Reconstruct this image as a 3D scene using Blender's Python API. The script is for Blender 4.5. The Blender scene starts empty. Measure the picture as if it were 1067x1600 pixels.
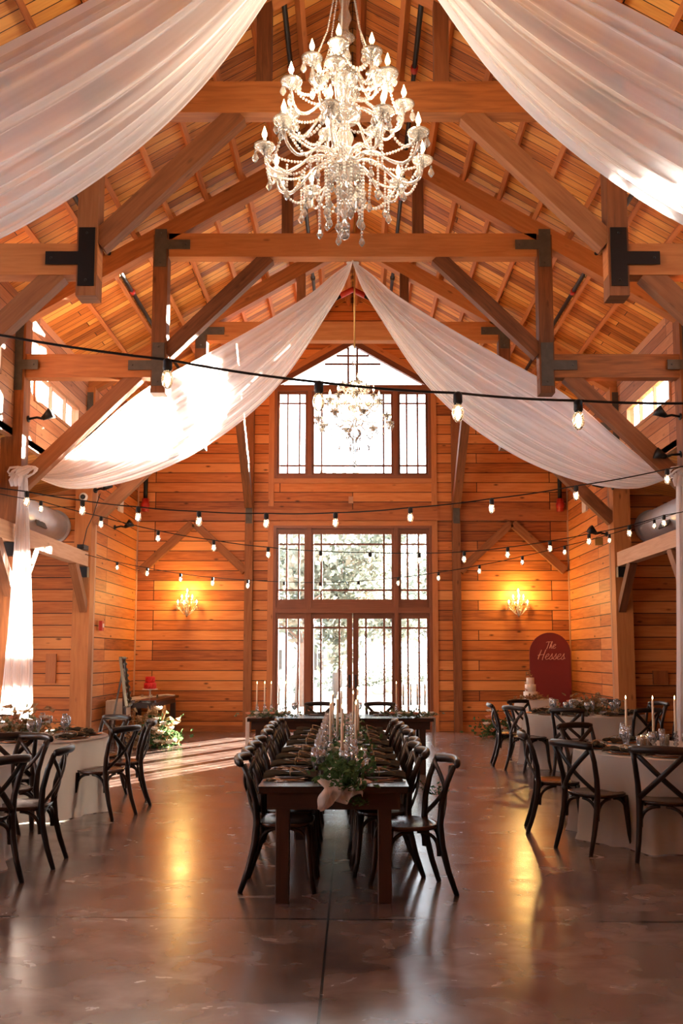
import bpy, math, random
from mathutils import Vector, Matrix
random.seed(7)
PI = math.pi
S = bpy.context.scene
COL = S.collection
def R(d): return math.radians(d)

# ------------------------------------------------------------------ camera
cam = bpy.data.cameras.new('camera'); camo = bpy.data.objects.new('camera', cam); COL.objects.link(camo)
camo.location = (0, 0, 1.6); camo.rotation_euler = (R(90 + 5.8), 0, 0)
cam.sensor_fit = 'HORIZONTAL'; cam.sensor_width = 36; cam.lens = 1420 / 1067 * 36
cam.shift_x = -17.5 / 1067; cam.shift_y = 80.8 / 1067; cam.clip_end = 400
S.camera = camo

# ------------------------------------------------------------------ sky, sun, window portals, exposure
w = bpy.data.worlds.new('world'); S.world = w; w.use_nodes = True
bg = w.node_tree.nodes['Background']; bg.inputs[0].default_value = (0.82, 0.91, 1.0, 1); bg.inputs[1].default_value = 5.2
def lamp(name, kind, loc, energy, color, **k):
    l = bpy.data.lights.new(name, kind); l.energy = energy; l.color = color
    for a, b in k.items(): setattr(l, a, b)
    o = bpy.data.objects.new(name, l); COL.objects.link(o); o.location = loc; return o
sun = lamp('sun', 'SUN', (8, 30, 8), 95, (1, 0.88, 0.72), angle=R(0.5))
sun.rotation_euler = Vector((-0.548, -1.0, -0.17)).to_track_quat('-Z', 'Y').to_euler()
def portal(loc, sx, sy, d):
    o = lamp('window_portal', 'AREA', loc, 1, (1, 1, 1), shape='RECTANGLE', size=sx, size_y=sy)
    o.data.cycles.is_portal = True; o.rotation_euler = Vector(d).to_track_quat('-Z', 'Z' if abs(d[2]) < .5 else 'Y').to_euler()
portal((0, 19.9, 2.2), 3.5, 4.5, (0, -1, 0)); portal((0, 19.9, 7.0), 3.5, 3.0, (0, -1, 0))

for yy in (-.9, 3.95, 7.45, 10.95, 14.45):
    portal((5.0, yy, 5.66), 2.3, .6, (-1, 0, 0)); portal((-5.0, yy, 5.66), 2.3, .6, (1, 0, 0))
for yy in (1, 5.7, 10.9): portal((-8.15, yy, 2.0), 2.6, 2.0, (1, 0, 0))
S.view_settings.view_transform = 'Standard'; S.view_settings.look = 'None'
S.view_settings.gamma = 1; S.view_settings.use_curve_mapping = False; S.view_settings.exposure = 1.0
cy = S.cycles
cy.use_denoising = True; cy.max_bounces = 8; cy.diffuse_bounces = 4; cy.glossy_bounces = 4
cy.transmission_bounces = 4; cy.transparent_max_bounces = 16; cy.sample_clamp_indirect = 6
cy.caustics_reflective = False; cy.caustics_refractive = False; cy.use_adaptive_sampling = True; cy.adaptive_threshold = .015

# ------------------------------------------------------------------ node helpers and materials
def newmat(name):
    m = bpy.data.materials.new(name); m.use_nodes = True
    nt = m.node_tree; nt.nodes.clear(); out = nt.nodes.new('ShaderNodeOutputMaterial')
    return m, nt, out
def N(nt, t, **k):
    n = nt.nodes.new('ShaderNode' + t)
    for a, b in k.items():
        if a.startswith('i_'): n.inputs[int(a[2:])].default_value = b
        else: setattr(n, a, b)
    return n
def L(nt, a, b): nt.links.new(a, b)
def principled(nt, out, col=None, rough=.5, metal=0, **k):
    b = N(nt, 'BsdfPrincipled'); b.inputs['Roughness'].default_value = rough; b.inputs['Metallic'].default_value = metal
    if col: b.inputs['Base Color'].default_value = (*col, 1)
    for a, v in k.items(): b.inputs[a.replace('_', ' ')].default_value = v
    L(nt, b.outputs[0], out.inputs[0]); return b
def ramp(nt, stops):
    r = N(nt, 'ValToRGB'); e = r.color_ramp.elements
    while len(e) < len(stops): e.new(.5)
    for i, (p, c) in enumerate(stops): e[i].position = p; e[i].color = (*c, 1)
    return r
def mix(nt, a, b, fac, mode='MIX'):
    m = N(nt, 'Mix', data_type='RGBA', blend_type=mode)
    for s, v in ((6, a), (7, b), (0, fac)):
        if hasattr(v, 'links') or hasattr(v, 'is_linked'): L(nt, v, m.inputs[s])
        elif s == 0: m.inputs[0].default_value = v
        else: m.inputs[s].default_value = (*v, 1)
    return m.outputs[2]
def math_(nt, op, a, b=0.0, c=None):
    m = N(nt, 'Math', operation=op)
    for i, v in enumerate((a, b) if c is None else (a, b, c)):
        if hasattr(v, 'is_linked'): L(nt, v, m.inputs[i])
        else: m.inputs[i].default_value = v
    return m.outputs[0]
def simple(name, col, rough=.5, metal=0, vary=0.12, scale=30, **k):
    m, nt, out = newmat(name); b = principled(nt, out, col, rough, metal, **k)
    tc = N(nt, 'TexCoord'); no = N(nt, 'TexNoise'); no.inputs['Scale'].default_value = scale; L(nt, tc.outputs['Object'], no.inputs['Vector'])
    c = mix(nt, tuple(x * (1 - vary) for x in col), tuple(min(1, x * (1 + vary)) for x in col), no.outputs[0])
    L(nt, c, b.inputs['Base Color']); return m
def wood(name, dark, mid, light, row=None, length=2.4, rough=.55, gap=.007, grain=1.0, knots=.5, spec=.35, bump=.3):
    """UV in metres, u along the grain; row = board height when the surface is boarded"""
    m, nt, out = newmat(name); b = principled(nt, out, None, rough); b.inputs['Specular IOR Level'].default_value = spec
    uv = N(nt, 'UVMap'); oi = N(nt, 'ObjectInfo')
    vec = uv.outputs[0]
    if row:
        br = N(nt, 'TexBrick'); br.offset = .37; br.offset_frequency = 3; br.squash = 1
        for nme, v in (('Scale', 1), ('Mortar Size', gap), ('Mortar Smooth', .1), ('Bias', 0), ('Brick Width', length), ('Row Height', row)): br.inputs[nme].default_value = v
        br.inputs['Color1'].default_value = (0, 0, 0, 1); br.inputs['Color2'].default_value = (1, 1, 1, 1); br.inputs['Mortar'].default_value = (.5, .5, .5, 1)
        L(nt, vec, br.inputs['Vector']); tint = br.outputs['Color']; gapf = br.outputs['Fac']
    else: tint = oi.outputs['Random']; gapf = None
    # per-board shift of the grain
    cm = N(nt, 'CombineXYZ'); L(nt, math_(nt, 'MULTIPLY', tint, 37.0), cm.inputs[0]); L(nt, math_(nt, 'MULTIPLY', tint, 11.0), cm.inputs[2])
    va = N(nt, 'VectorMath', operation='ADD'); L(nt, vec, va.inputs[0]); L(nt, cm.outputs[0], va.inputs[1])
    mp = N(nt, 'Mapping'); mp.inputs['Scale'].default_value = (1.3, 17 * grain, 1); L(nt, va.outputs[0], mp.inputs['Vector'])
    n1 = N(nt, 'TexNoise'); n1.inputs['Scale'].default_value = 1.6; n1.inputs['Detail'].default_value = 6; n1.inputs['Distortion'].default_value = .6; L(nt, mp.outputs[0], n1.inputs['Vector'])
    n2 = N(nt, 'TexNoise'); n2.inputs['Scale'].default_value = .9; n2.inputs['Detail'].default_value = 3; L(nt, va.outputs[0], n2.inputs['Vector'])
    f = math_(nt, 'ADD', math_(nt, 'MULTIPLY', n1.outputs[0], .55), math_(nt, 'ADD', math_(nt, 'MULTIPLY', tint, .36 if not row else .52), math_(nt, 'MULTIPLY', n2.outputs[0], .24 if not row else .14)))
    r = ramp(nt, [(.28, dark), (.55, mid), (.85, light)]); L(nt, f, r.inputs[0]); c = r.outputs[0]
    mk = N(nt, 'Mapping'); mk.inputs['Scale'].default_value = (2.0, 5.2, 1); L(nt, va.outputs[0], mk.inputs['Vector'])
    vo = N(nt, 'TexVoronoi'); vo.inputs['Scale'].default_value = 1.0; L(nt, mk.outputs[0], vo.inputs['Vector'])
    kr = ramp(nt, [(.05, (1, 1, 1)), (.14, (0, 0, 0))]); L(nt, vo.outputs['Distance'], kr.inputs[0])
    c = mix(nt, c, tuple(x * .3 for x in dark), math_(nt, 'MULTIPLY', kr.outputs[0], knots))
    if gapf: c = mix(nt, c, (.012, .005, .003), gapf)
    L(nt, c, b.inputs['Base Color'])
    bp = N(nt, 'Bump'); bp.inputs['Strength'].default_value = bump; bp.inputs['Distance'].default_value = .01
    h = math_(nt, 'MULTIPLY', n1.outputs[0], .3)
    if gapf: h = math_(nt, 'SUBTRACT', h, gapf)
    L(nt, h, bp.inputs['Height']); L(nt, bp.outputs[0], b.inputs['Normal']); return m
def emit(name, col, s):
    m, nt, out = newmat(name); e = N(nt, 'Emission', i_0=(*col, 1), i_1=s); L(nt, e.outputs[0], out.inputs[0])
    m.cycles.emission_sampling = 'NONE'; return m
def clear(name, tint=(1, 1, 1), gloss=.12, rough=.02, body=0, bodycol=(1, 1, 1), sheet=False):
    """thin clear material: transparent, with a fresnel reflection and an optional pale body"""
    m, nt, out = newmat(name)
    t = N(nt, 'BsdfTransparent', i_0=(*tint, 1)); g = N(nt, 'BsdfGlossy'); g.inputs['Roughness'].default_value = rough
    fr = N(nt, 'Fresnel', i_0=1.5); f = math_(nt, 'ADD', fr.outputs[0], gloss)
    if sheet: lw = N(nt, 'LayerWeight', i_0=.5); f = math_(nt, 'ADD', math_(nt, 'MULTIPLY', math_(nt, 'POWER', lw.outputs['Facing'], 5.0), .9), .04)
    ms = N(nt, 'MixShader'); L(nt, f, ms.inputs[0]); L(nt, t.outputs[0], ms.inputs[1]); L(nt, g.outputs[0], ms.inputs[2]); s = ms
    if body:
        d = N(nt, 'BsdfDiffuse', i_0=(*bodycol, 1)); tr = N(nt, 'BsdfTranslucent', i_0=(*bodycol, 1))
        m0 = N(nt, 'MixShader', i_0=.5); L(nt, d.outputs[0], m0.inputs[1]); L(nt, tr.outputs[0], m0.inputs[2])
        m2 = N(nt, 'MixShader', i_0=body); L(nt, s.outputs[0], m2.inputs[1]); L(nt, m0.outputs[0], m2.inputs[2]); s = m2
    L(nt, s.outputs[0], out.inputs[0]); return m
def cloth(name, col, opac=1.0, edge=.0, trans=.45):
    m, nt, out = newmat(name)
    d = N(nt, 'BsdfDiffuse', i_0=(*col, 1)); tr = N(nt, 'BsdfTranslucent', i_0=(*col, 1))
    a = N(nt, 'MixShader', i_0=trans); L(nt, d.outputs[0], a.inputs[1]); L(nt, tr.outputs[0], a.inputs[2]); s = a
    if opac < 1:
        t = N(nt, 'BsdfTransparent'); lw = N(nt, 'LayerWeight', i_0=.5)
        uv = N(nt, 'UVMap'); mp = N(nt, 'Mapping'); mp.inputs['Scale'].default_value = (1.5, 26, 1); L(nt, uv.outputs[0], mp.inputs['Vector'])
        no = N(nt, 'TexNoise'); no.inputs['Scale'].default_value = 1; no.inputs['Detail'].default_value = 3; L(nt, mp.outputs[0], no.inputs['Vector'])
        sp = N(nt, 'SeparateXYZ'); L(nt, uv.outputs[0], sp.inputs[0])
        hem = math_(nt, 'GREATER_THAN', math_(nt, 'ABSOLUTE', math_(nt, 'SUBTRACT', sp.outputs[1], .5)), .488)
        pw = math_(nt, 'POWER', lw.outputs['Facing'], 2.0)
        f = math_(nt, 'ADD', math_(nt, 'MULTIPLY', pw, edge), math_(nt, 'ADD', math_(nt, 'MULTIPLY', math_(nt, 'SUBTRACT', no.outputs[0], .5), .55), opac))
        f = math_(nt, 'MINIMUM', math_(nt, 'ADD', f, math_(nt, 'MULTIPLY', hem, .25)), .97)
        b = N(nt, 'MixShader'); L(nt, f, b.inputs[0]); L(nt, t.outputs[0], b.inputs[1]); L(nt, s.outputs[0], b.inputs[2]); s = b
    L(nt, s.outputs[0], out.inputs[0]); return m
def leafmat(name, c1, c2, scale=25):
    m, nt, out = newmat(name); tc = N(nt, 'TexCoord'); no = N(nt, 'TexNoise'); no.inputs['Scale'].default_value = scale; L(nt, tc.outputs['Object'], no.inputs['Vector'])
    r = ramp(nt, [(.35, c1), (.65, c2)]); L(nt, no.outputs[0], r.inputs[0])
    d = N(nt, 'BsdfDiffuse'); t = N(nt, 'BsdfTranslucent'); L(nt, r.outputs[0], d.inputs[0]); L(nt, r.outputs[0], t.inputs[0])
    a = N(nt, 'MixShader', i_0=.45); L(nt, d.outputs[0], a.inputs[1]); L(nt, t.outputs[0], a.inputs[2]); L(nt, a.outputs[0], out.inputs[0]); return m

M_WALL = wood('pine_boards', (.22, .060, .014), (.52, .165, .038), (.70, .29, .085), row=.215, length=4.3, gap=.008, knots=.85)
M_ROOF = wood('roof_boards', (.24, .065, .011), (.60, .21, .036), (.86, .44, .105), row=.155, length=3.1, gap=.006, knots=.5)
M_CLER = wood('clerestory_boards', (.30, .12, .05), (.46, .20, .09), (.62, .32, .16), row=.19, length=2.7, gap=.005, knots=.5)
M_TIMB = wood('rough_timber', (.085, .030, .011), (.20, .072, .026), (.31, .13, .052), rough=.7, grain=.8, knots=.5)
M_PURL = wood('purlin_timber', (.28, .085, .024), (.50, .18, .052), (.62, .26, .09), rough=.65, grain=1.2, knots=.3)
M_BEAM = wood('planed_beam', (.16, .052, .014), (.36, .125, .034), (.50, .20, .062), rough=.65, grain=.8, knots=.5)
M_PALE = wood('pale_timber', (.34, .17, .09), (.50, .28, .16), (.62, .38, .24), rough=.7, grain=1)
M_TRIM = wood('pine_trim', (.22, .065, .018), (.40, .13, .036), (.52, .21, .07), rough=.5)
M_FRAME = wood('window_wood', (.10, .032, .015), (.18, .060, .028), (.26, .095, .045), rough=.4, knots=0, grain=1.5)
M_CHAIR = wood('walnut_bentwood', (.006, .003, .002), (.013, .006, .004), (.030, .014, .008), rough=.36, knots=0, spec=.35, bump=.1)
M_SEAT = wood('walnut_seat', (.02, .007, .004), (.04, .014, .007), (.07, .027, .012), rough=.22, knots=0, spec=.5, bump=.1)
M_TABLE = wood('dark_farm_table', (.010, .005, .004), (.022, .010, .007), (.042, .02, .013), row=.19, length=9, gap=.004, rough=.24, knots=0, spec=.5, bump=.1)
M_LEG = wood('dark_farm_leg', (.014, .006, .004), (.030, .012, .007), (.055, .023, .013), rough=.4, knots=0)
M_BLACK = simple('black_steel', (.008, .008, .009), .45, .3)
M_STEEL = simple('weathered_steel', (.085, .075, .062), .6, .4, .35, 12)
M_RED = simple('red_paint', (.42, .02, .012), .4)
M_DUCT = simple('galvanised_duct', (.62, .64, .67), .38, .55, .15, 4)
M_WHITE = simple('white_plastic', (.75, .74, .72), .4)
M_WAX = simple('cream_wax', (.82, .66, .47), .5, vary=.03)
M_CANDLE = simple('candle_sleeve', (.80, .78, .74), .45, vary=.03)
M_GOLD = simple('copper_plate', (.62, .30, .14), .25, .9, .05)
M_BRASS = simple('brass', (.55, .36, .12), .3, .9)
M_PLATE = simple('dusky_plate', (.30, .22, .18), .25)
M_NAPK = cloth('dark_napkin', (.060, .050, .036), trans=.1)
M_CORD = simple('jute_cord', (.36, .22, .10), .8)
M_CHROME = simple('cutlery_metal', (.6, .5, .42), .18, 1, .05)
M_LINEN = cloth('white_linen', (.84, .79, .73), trans=.52)
M_CHIF = cloth('chiffon', (.80, .70, .62), .80, .2, .4)
M_SHEER = cloth('sheer_voile', (.96, .97, .99), .66, .55, .48)
M_PANE = clear('window_glass', (1, 1, 1), .0, sheet=True)
M_GLASS = clear('drinking_glass', (.93, .94, .95), .20, .05, .10, (1, 1, 1))
M_CRYS = clear('cut_crystal', (.86, .86, .85), .28, .12, .14, (1, .97, .93))
M_BEAD = clear('crystal_bead', (.86, .86, .86), .35, .15, .42, (1, .98, .95))
M_WATER = clear('water', (.9, .93, .95), .2, .02)
M_FLAME = emit('flame', (1, .62, .25), 14)
M_BULB = emit('candle_bulb_glow', (1, .70, .36), 16)
M_FIL = emit('filament_glow', (1, .74, .45), 22)
M_BGLASS = clear('bulb_glass', (1, .97, .9), .10, .03, .10, (1, .9, .75))
M_LEAF = leafmat('green_leaf', (.035, .07, .025), (.09, .15, .06))
M_SAGE = leafmat('sage_leaf', (.10, .12, .06), (.26, .27, .16))
M_DRY = leafmat('dried_grass', (.22, .11, .05), (.45, .30, .16))
M_PETAL = leafmat('cream_petal', (.70, .62, .50), (.85, .80, .70))
M_PEACH = leafmat('peach_petal', (.60, .22, .12), (.75, .42, .28))
M_SIGN = simple('burgundy_panel', (.20, .022, .022), .45, vary=.05, scale=2)
M_INK = simple('pale_gold_lettering', (.85, .55, .38), .5)
M_CAKE = simple('white_icing', (.80, .72, .62), .5, vary=.05)
M_REDC = simple('red_icing', (.62, .012, .015), .4, vary=.3, scale=60)
M_BARK = simple('bark', (.12, .10, .085), .9, vary=.4, scale=8)
M_TREE = leafmat('hazed_tree_leaf', (.11, .13, .10), (.30, .31, .25), 1.2)  # leaf colour lightened to imitate the washed-out haze outdoors
M_HOUSE = simple('white_siding', (.75, .76, .78), .7)
M_SLATE = simple('blue_grey_roof', (.28, .34, .42), .7)
M_GRAVEL = simple('pale_gravel', (.26, .25, .23), .9, vary=.3, scale=3)

# floor: stained, polished concrete with two saw-cut joints
M_FLOOR, nt, out = newmat('stained_concrete'); b = principled(nt, out, None, .25, 0); b.inputs['Specular IOR Level'].default_value = .7; b.inputs['Coat Weight'].default_value = .12; b.inputs['Coat Roughness'].default_value = .2
uv = N(nt, 'UVMap'); sp = N(nt, 'SeparateXYZ'); L(nt, uv.outputs[0], sp.inputs[0])
n1 = N(nt, 'TexNoise'); n1.inputs['Scale'].default_value = .55; n1.inputs['Detail'].default_value = 5; n1.inputs['Distortion'].default_value = 1.2; L(nt, uv.outputs[0], n1.inputs['Vector'])
mp = N(nt, 'Mapping'); mp.inputs['Scale'].default_value = (1, 1.35, 1); mp.inputs['Rotation'].default_value = (0, 0, .5); L(nt, uv.outputs[0], mp.inputs['Vector'])
n2 = N(nt, 'TexNoise'); n2.inputs['Scale'].default_value = 3.2; n2.inputs['Detail'].default_value = 9; n2.inputs['Distortion'].default_value = .7; L(nt, mp.outputs[0], n2.inputs['Vector'])
n3 = N(nt, 'TexNoise'); n3.inputs['Scale'].default_value = 1.7; n3.inputs['Detail'].default_value = 4; L(nt, uv.outputs[0], n3.inputs['Vector'])
r1 = ramp(nt, [(.32, (.100, .054, .042)), (.5, (.155, .100, .084)), (.68, (.20, .145, .125))]); L(nt, n1.outputs[0], r1.inputs[0])
r2 = ramp(nt, [(.40, (.0, .0, .0)), (.80, (1, 1, 1))]); L(nt, n2.outputs[0], r2.inputs[0])
c = mix(nt, r1.outputs[0], (.30, .23, .19), math_(nt, 'MULTIPLY', r2.outputs[0], .6))
r3 = ramp(nt, [(.35, (.55, .5, .5)), (.6, (1, 1, 1))]); L(nt, n3.outputs[0], r3.inputs[0]); c = mix(nt, c, r3.outputs[0], 1.0, 'MULTIPLY')
j1 = math_(nt, 'LESS_THAN', math_(nt, 'ABSOLUTE', math_(nt, 'ADD', sp.outputs[0], .15)), .007)
jy = math_(nt, 'ADD', sp.outputs[1], math_(nt, 'MULTIPLY', sp.outputs[0], .029))
j2 = math_(nt, 'LESS_THAN', math_(nt, 'ABSOLUTE', math_(nt, 'SUBTRACT', jy, 5.74)), .014)
jj = math_(nt, 'MAXIMUM', j1, j2); c = mix(nt, c, (.012, .008, .006), jj); L(nt, c, b.inputs['Base Color'])
rr = math_(nt, 'ADD', math_(nt, 'MULTIPLY', n2.outputs[0], .22), .13); L(nt, rr, b.inputs['Roughness'])
bp = N(nt, 'Bump'); bp.inputs['Strength'].default_value = .10; bp.inputs['Distance'].default_value = .0035
L(nt, math_(nt, 'SUBTRACT', n2.outputs[0], math_(nt, 'MULTIPLY', jj, 2.0)), bp.inputs['Height']); L(nt, bp.outputs[0], b.inputs['Normal'])

# ------------------------------------------------------------------ mesh builder
class MB:
    def __init__(s): s.v = []; s.f = []; s.uv = []; s.sm = []
    def add(s, vs, fs, uvs=None, smooth=False):
        o = len(s.v); s.v += [tuple(p) for p in vs]
        for i, f in enumerate(fs):
            s.f.append([o + a for a in f]); s.sm.append(smooth)
            s.uv += (uvs[i] if uvs else [(0, 0)] * len(f))
        return s
    def bar(s, p0, p1, w, h, up=(0, 0, 1), w1=None, h1=None):
        """bar from p0 to p1: w across, h along up; UV u runs along it"""
        p0 = Vector(p0); p1 = Vector(p1); d = (p1 - p0); ln = d.length; d = d / ln; up = Vector(up)
        x = d.cross(up)
        if x.length < 1e-4: x = d.cross(Vector((0, 1, 0)))
        x.normalize(); u = x.cross(d); w1 = w1 or w; h1 = h1 or h; vs = []
        for p, a, b_ in ((p0, w, h), (p1, w1, h1)):
            for i, j in ((-1, -1), (1, -1), (1, 1), (-1, 1)): vs.append(p + x * (a / 2 * i) + u * (b_ / 2 * j))
        q = random.random() * 5; fs = []; uvs = []
        wd = (w, h, w, h); acc = q
        for k in range(4):
            a, b_ = k, (k + 1) % 4; fs.append((a, b_, b_ + 4, a + 4)); uvs.append([(q, acc), (q, acc + wd[k]), (q + ln, acc + wd[k]), (q + ln, acc)]); acc += wd[k] + .05
        fs += [(3, 2, 1, 0), (4, 5, 6, 7)]; uvs += [[(q, q), (q + .03, q), (q + .03, q + h), (q, q + h)]] * 2
        return s.add(vs, fs, uvs)
    def box(s, x0, x1, y0, y1, z0, z1, axis=None):
        d = (x1 - x0, y1 - y0, z1 - z0); c = ((x0 + x1) / 2, (y0 + y1) / 2, (z0 + z1) / 2)
        a = d.index(max(d)) if axis is None else axis
        if a == 0: return s.bar((x0, c[1], c[2]), (x1, c[1], c[2]), d[1], d[2])
        if a == 1: return s.bar((c[0], y0, c[2]), (c[0], y1, c[2]), d[0], d[2])
        return s.bar((c[0], c[1], z0), (c[0], c[1], z1), d[0], d[1], up=(0, 1, 0))
    def prism(s, poly, t0, t1, plane='xz'):
        """polygon in a plane extruded from t0 to t1 along the third axis; UV in metres in the plane"""
        def P(a, b_, t): return (a, t, b_) if plane == 'xz' else ((t, a, b_) if plane == 'yz' else (a, b_, t))
        n = len(poly); vs = [P(a, b_, t0) for a, b_ in poly] + [P(a, b_, t1) for a, b_ in poly]
        fs = [tuple(range(n)), tuple(range(2 * n - 1, n - 1, -1))]; uvs = [list(poly), list(poly)[::-1]]
        for i in range(n):
            j = (i + 1) % n; fs.append((i, j, j + n, i + n)); e = math.dist(poly[i], poly[j])
            uvs.append([(0, 0), (e, 0), (e, abs(t1 - t0)), (0, abs(t1 - t0))])
        return s.add(vs, fs, uvs)
    def tube(s, pts, r, n=8, flat=None, closed=False, smooth=True, cap=True):
        pts = [Vector(p) for p in pts]; m = len(pts); rs = r if isinstance(r, (list, tuple)) else [r] * m
        vs = []; up = Vector((0, 0, 1)); acc = [0]
        for i in range(1, m): acc.append(acc[-1] + (pts[i] - pts[i - 1]).length)
        t0 = (pts[1] - pts[0]).normalized()
        if abs(t0.z) > .9: up = Vector((0, 1, 0))
        for i in range(m):
            t = (pts[min(i + 1, m - 1)] - pts[max(i - 1, 0)]); t.normalize()
            x = t.cross(up)
            if x.length < 1e-5: x = Vector((1, 0, 0))
            x.normalize(); u = x.cross(t).normalized(); up = u
            for k in range(n):
                a = 2 * PI * k / n; fx = flat if flat else 1
                vs.append(pts[i] + x * (math.cos(a) * rs[i]) + u * (math.sin(a) * rs[i] * fx))
        fs = []; uvs = []
        for i in range(m - 1):
            for k in range(n):
                k2 = (k + 1) % n; fs.append((i * n + k, i * n + k2, (i + 1) * n + k2, (i + 1) * n + k))
                a, b_ = k / n * .12, (k + 1) / n * .12; uvs.append([(acc[i], a), (acc[i], b_), (acc[i + 1], b_), (acc[i + 1], a)])
        if cap:
            fs += [tuple(range(n - 1, -1, -1)), tuple(range((m - 1) * n, m * n))]; uvs += [[(0, 0)] * n] * 2
        return s.add(vs, fs, uvs, smooth)
    def lathe(s, prof, n=16, c=(0, 0, 0), smooth=True):
        vs = []; cx, cy_, cz = c
        for r, z in prof:
            for k in range(n):
                a = 2 * PI * k / n; vs.append((cx + r * math.cos(a), cy_ + r * math.sin(a), cz + z))
        fs = []
        for i in range(len(prof) - 1):
            for k in range(n): k2 = (k + 1) % n; fs.append((i * n + k, i * n + k2, (i + 1) * n + k2, (i + 1) * n + k))
        if prof[0][0] > 1e-4: fs.append(tuple(range(n - 1, -1, -1)))
        if prof[-1][0] > 1e-4: o = (len(prof) - 1) * n; fs.append(tuple(range(o, o + n)))
        return s.add(vs, fs, None, smooth)
    def ball(s, c, r, n=8, m=5, sz=1):
        pr = [(max(1e-5, r * math.sin(PI * i / m)), -r * sz * math.cos(PI * i / m)) for i in range(m + 1)]
        return s.lathe(pr, n, c)
    def sheet(s, fn, nu, nv, u0=0, u1=1, v0=0, v1=1, smooth=True):
        vs = []; 
        for i in range(nu + 1):
            for j in range(nv + 1): vs.append(fn(u0 + (u1 - u0) * i / nu, v0 + (v1 - v0) * j / nv))
        fs = []; uvs = []; w_ = nv + 1
        for i in range(nu):
            for j in range(nv):
                fs.append((i * w_ + j, (i + 1) * w_ + j, (i + 1) * w_ + j + 1, i * w_ + j + 1))
                uvs.append([(i / nu, j / nv), ((i + 1) / nu, j / nv), ((i + 1) / nu, (j + 1) / nv), (i / nu, (j + 1) / nv)])
        return s.add(vs, fs, uvs, smooth)
    def build(s, name, mat, parent=None, loc=None, rotz=None, bevel=0):
        me = bpy.data.meshes.new(name); me.from_pydata(s.v, [], s.f); uvl = me.uv_layers.new(name='UVMap')
        flat = [c_ for p in s.uv for c_ in p]; uvl.data.foreach_set('uv', flat)
        me.polygons.foreach_set('use_smooth', s.sm); me.materials.append(mat); me.update()
        o = bpy.data.objects.new(name, me); COL.objects.link(o)
        if parent: o.parent = parent
        if loc: o.location = loc
        if rotz is not None: o.rotation_euler = (0, 0, rotz)
        if bevel:
            bm = o.modifiers.new('bevel', 'BEVEL'); bm.width = bevel; bm.segments = 1; bm.limit_method = 'ANGLE'
        return o
def tag(o, label, cat=None, group=None, kind=None):
    o['label'] = label
    if cat: o['category'] = cat
    if group: o['group'] = group
    if kind: o['kind'] = kind
    return o
def thing(name, label, cat, loc=(0, 0, 0), rz=0, group=None, kind=None):
    o = bpy.data.objects.new(name, None); COL.objects.link(o); o.location = loc; o.rotation_euler = (0, 0, rz); o.empty_display_size = .1
    return tag(o, label, cat, group, kind)
KIDS = {}
def copy_tree(o, parent=None):
    c_ = o.copy(); COL.objects.link(c_)
    if parent: c_.parent = parent
    for ch in list(o.children): copy_tree(ch, c_)
    return c_
def dup(o, loc, rz=0, label=None, group=None, first=False):
    c_ = o if first else copy_tree(o)
    c_.location = loc; c_.rotation_euler = (0, 0, rz)
    if label: c_['label'] = label
    if group: c_['group'] = group
    return c_
class Proto:
    """first use moves the model itself, later uses copy it"""
    def __init__(s, maker): s.o = maker(); s.used = False
    def put(s, loc, rz=0, label=None, group=None):
        r_ = dup(s.o, loc, rz, label, group, first=not s.used); s.used = True; return r_
def struct(o, label, cat): return tag(o, label, cat, kind='structure')

# ------------------------------------------------------------------ room shell
TY = (5.7, 9.2, 12.7, 16.2)                      # truss planes
YB = 19.6; YN = -3.5; SL = .583; XN = 4.66
def rafter_z(x): return 9.13 - abs(x) * SL       # underside of rafters
def roof_z(x): return rafter_z(x) + .31 + .15    # underside of boards
m = MB(); m.prism([(-8.2, YN - .2), (8.2, YN - .2), (8.2, YB + .4), (-8.2, YB + .4)], -.1, 0, 'xy')
struct(m.build('floor', M_FLOOR), 'polished reddish brown stained concrete floor with saw cut joints', 'floor')
# back wall around the two window groups
Y0, Y1 = YB, YB + .2; W1 = 1.72
m = MB(); g = lambda x: roof_z(x) + .05
m.prism([(-4.9, 0), (-W1, 0), (-W1, 7.62), (-W1, g(W1)), (-4.9, g(4.9))], Y0, Y1)
m.prism([(W1, 0), (4.9, 0), (4.9, g(4.9)), (W1, g(W1)), (W1, 7.62)], Y0, Y1)
m.prism([(-W1, 4.42), (W1, 4.42), (W1, 5.46), (-W1, 5.46)], Y0, Y1)
m.prism([(-W1, 7.58), (0, 8.56), (0, g(0)), (-W1, g(W1))], Y0, Y1); m.prism([(0, 8.56), (W1, 7.58), (W1, g(W1)), (0, g(0))], Y0, Y1)
struct(m.build('wall_back', M_WALL), 'orange pine board gable wall around the tall windows and doors', 'wall')
m = MB(); m.prism([(-8.2, 0), (8.2, 0), (8.2, 6.9), (-8.2, 6.9)], YN - .2, YN); m.prism([(-5.2, 6.9), (5.2, 6.9), (0, 9.9)], YN - .2, YN)
struct(m.build('wall_near', M_WALL), 'boarded near end wall behind the viewer', 'wall')
def yz_wall(name, x0, x1, segs, mat, label):
    m = MB()
    for poly in segs: m.prism(poly, x0, x1, 'yz')
    struct(m.build(name, mat), label, 'wall')
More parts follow.
